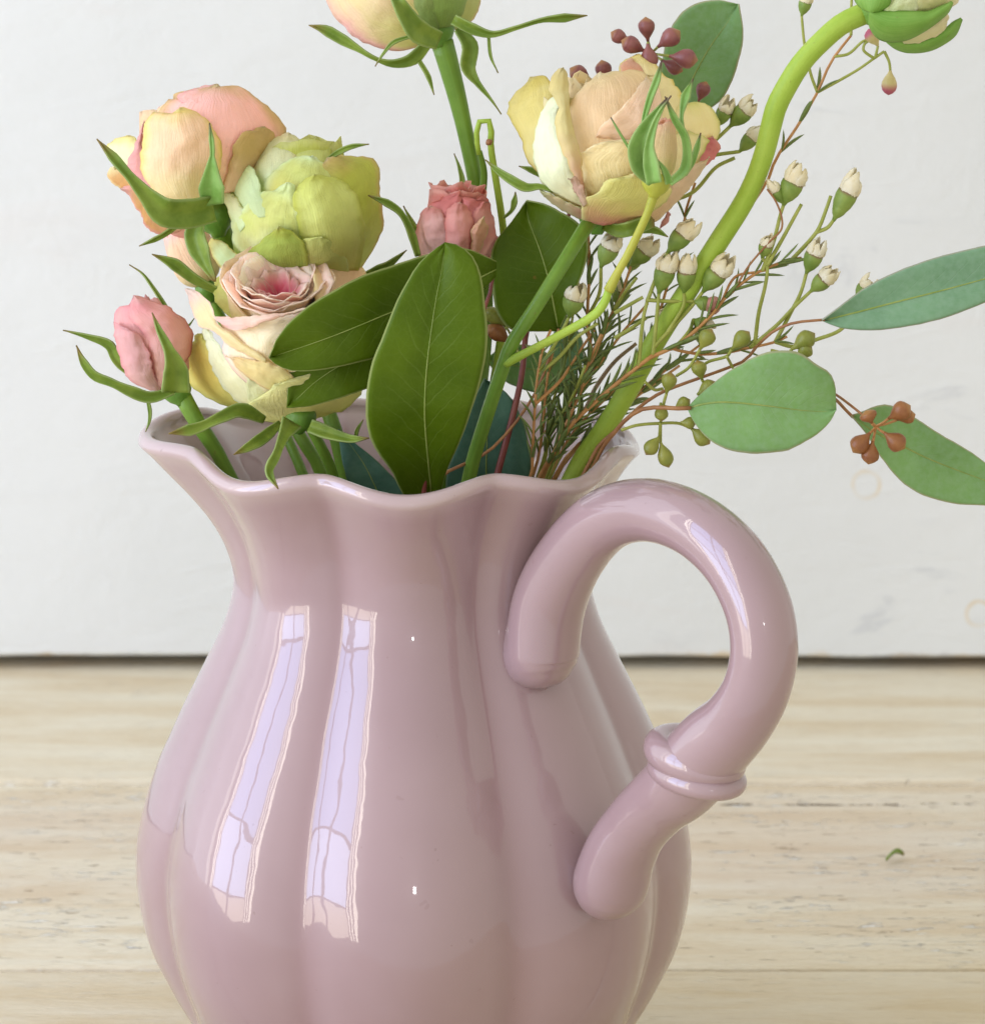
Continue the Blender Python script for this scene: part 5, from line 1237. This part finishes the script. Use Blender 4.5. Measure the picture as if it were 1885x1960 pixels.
# ---- sprig C: needle twigs right of the red stem
wx = thing('waxflower_sprig', 'dense needle-leaved waxflower twigs between the red stem and the lime stem', 'waxflower', P(1020, 890, .006))
twig(wx, G7, [(1130, 1500), (1180, 1420), (1260, 1230), (1340, 1050), (1420, 850), (1500, 640), (1600, 430), (1660, 250)], [.006, .008, .010, .010, .008, .006, .004, .004], [10, 9, 8, 7, 5], TWIG_O, True, name='stem', needle=dict(every=24, seed=21))
twig(wx, G7, [(1065, 1500), (1070, 1400), (1085, 1100), (1100, 930), (1130, 760), (1180, 640)], [.016, .016, .018, .018, .018, .016], [9, 8, 6, 5], TWIG_O, True, name='stem', needle=dict(every=24, seed=22))
twig(wx, G7, [(1440, 800), (1400, 600), (1410, 300), (1405, 100), (1400, -20)], [.004, .002, .000, .000, .000], [7, 6, 5], TWIG_O, name='branch', needle=dict(every=26, seed=23))
twig(wx, G7, [(1330, 1230), (1380, 1120), (1450, 980), (1560, 830), (1690, 720)], [.002, .000, -.002, -.004, -.004], [10, 9, 7], TWIG_Y, name='branch')
twig(wx, G7, [(1180, 1100), (1230, 950), (1300, 850), (1370, 740), (1440, 640)], [.010, .010, .008, .006, .006], [7, 6, 5], TWIG_O, name='branch', needle=dict(every=28, seed=24))
twig(wx, G7, [(1370, 990), (1500, 800), (1620, 640), (1760, 480)], [.008, .006, .004, .002], [6, 5], TWIG_O, name='branch', needle=dict(every=27, seed=25))
for pts in ([(1110, 880), (1170, 780), (1230, 680), (1290, 560)], [(1130, 900), (1230, 800), (1340, 680), (1460, 600)], [(1440, 560), (1470, 420), (1480, 260)], [(1560, 500), (1620, 420), (1690, 330)]):
    twig(wx, G7, pts, .012, [7.5, 6.5], TWIG_G, name='flower_stalk')
waxflower(wx, G7, (1290, 600), (1345, 385), 96, .012, 'open', 61)
waxflower(wx, G7, (1450, 280), (1560, 60), 92, .000, 'open', 62)
waxflower(wx, G7, (1660, 280), (1800, 110), 96, .000, 'open', 63)
needles(wx, G7, [(1180, 1420), (1240, 1300), (1300, 1100)], .014, every=19, seed=26)
rx = random.Random(77)
for k, (x0, x1, y1, t1, fl) in enumerate(((1025, 1062, 655, .010, 0), (1040, 1098, 590, .002, 1), (1048, 1150, 640, .012, 0), (1052, 1180, 585, -.004, 1), (1060, 1215, 690, .008, 0),
                                         (1062, 1262, 640, -.006, 1), (1070, 1300, 700, -.002, 0), (1035, 1120, 700, .016, 0), (1075, 1340, 660, -.010, 1), (1058, 1205, 520, -.010, 1))):
    pts = [(x0, 895), (x0+(x1-x0)*.30+rx.uniform(-6, 6), 895-(895-y1)*.36), (x0+(x1-x0)*.66+rx.uniform(-8, 8), 895-(895-y1)*.70), (x1, y1)]
    tt = [.004, .006, (.006+t1)/2, t1]
    twig(wx, G0, pts, tt, [7, 6, 5], (TWIG_O, TWIG_G)[k % 2], True, name='stem', needle=dict(every=30, seed=100+k, start=.12))
    if fl: waxflower(wx, G0, (x1, y1), (x1+rx.uniform(8, 26), y1-rx.uniform(44, 56)), 26, t1, 'open', 120+k)

# ================================================================== CRUMB ON THE TABLE
cp = PZ(1712, 1645, 0)
cr_ = thing('leaf_scrap', 'tiny green leaf scrap lying on the bare boards beside the jug', 'leaf', (cp.x, cp.y, 0.0002))
V, UV = [], []
for j in range(9):
    v = j/8
    for i in range(5):
        u = -1+2*i/4; w_ = .0013*math.sin(math.pi*(v*.9+.06))
        x = -.0028+.0056*v; V.append(Vector((cp.x+x+.3*u*w_, cp.y+u*w_*1.2+x*.9, .0004+.0016*math.sin(math.pi*v)+.0009*u*u))); UV.append((u, v))
mesh_obj('leaf_blade', V, grid_faces(5, 9), SEPAL, cr_, UV, thick=.0004)
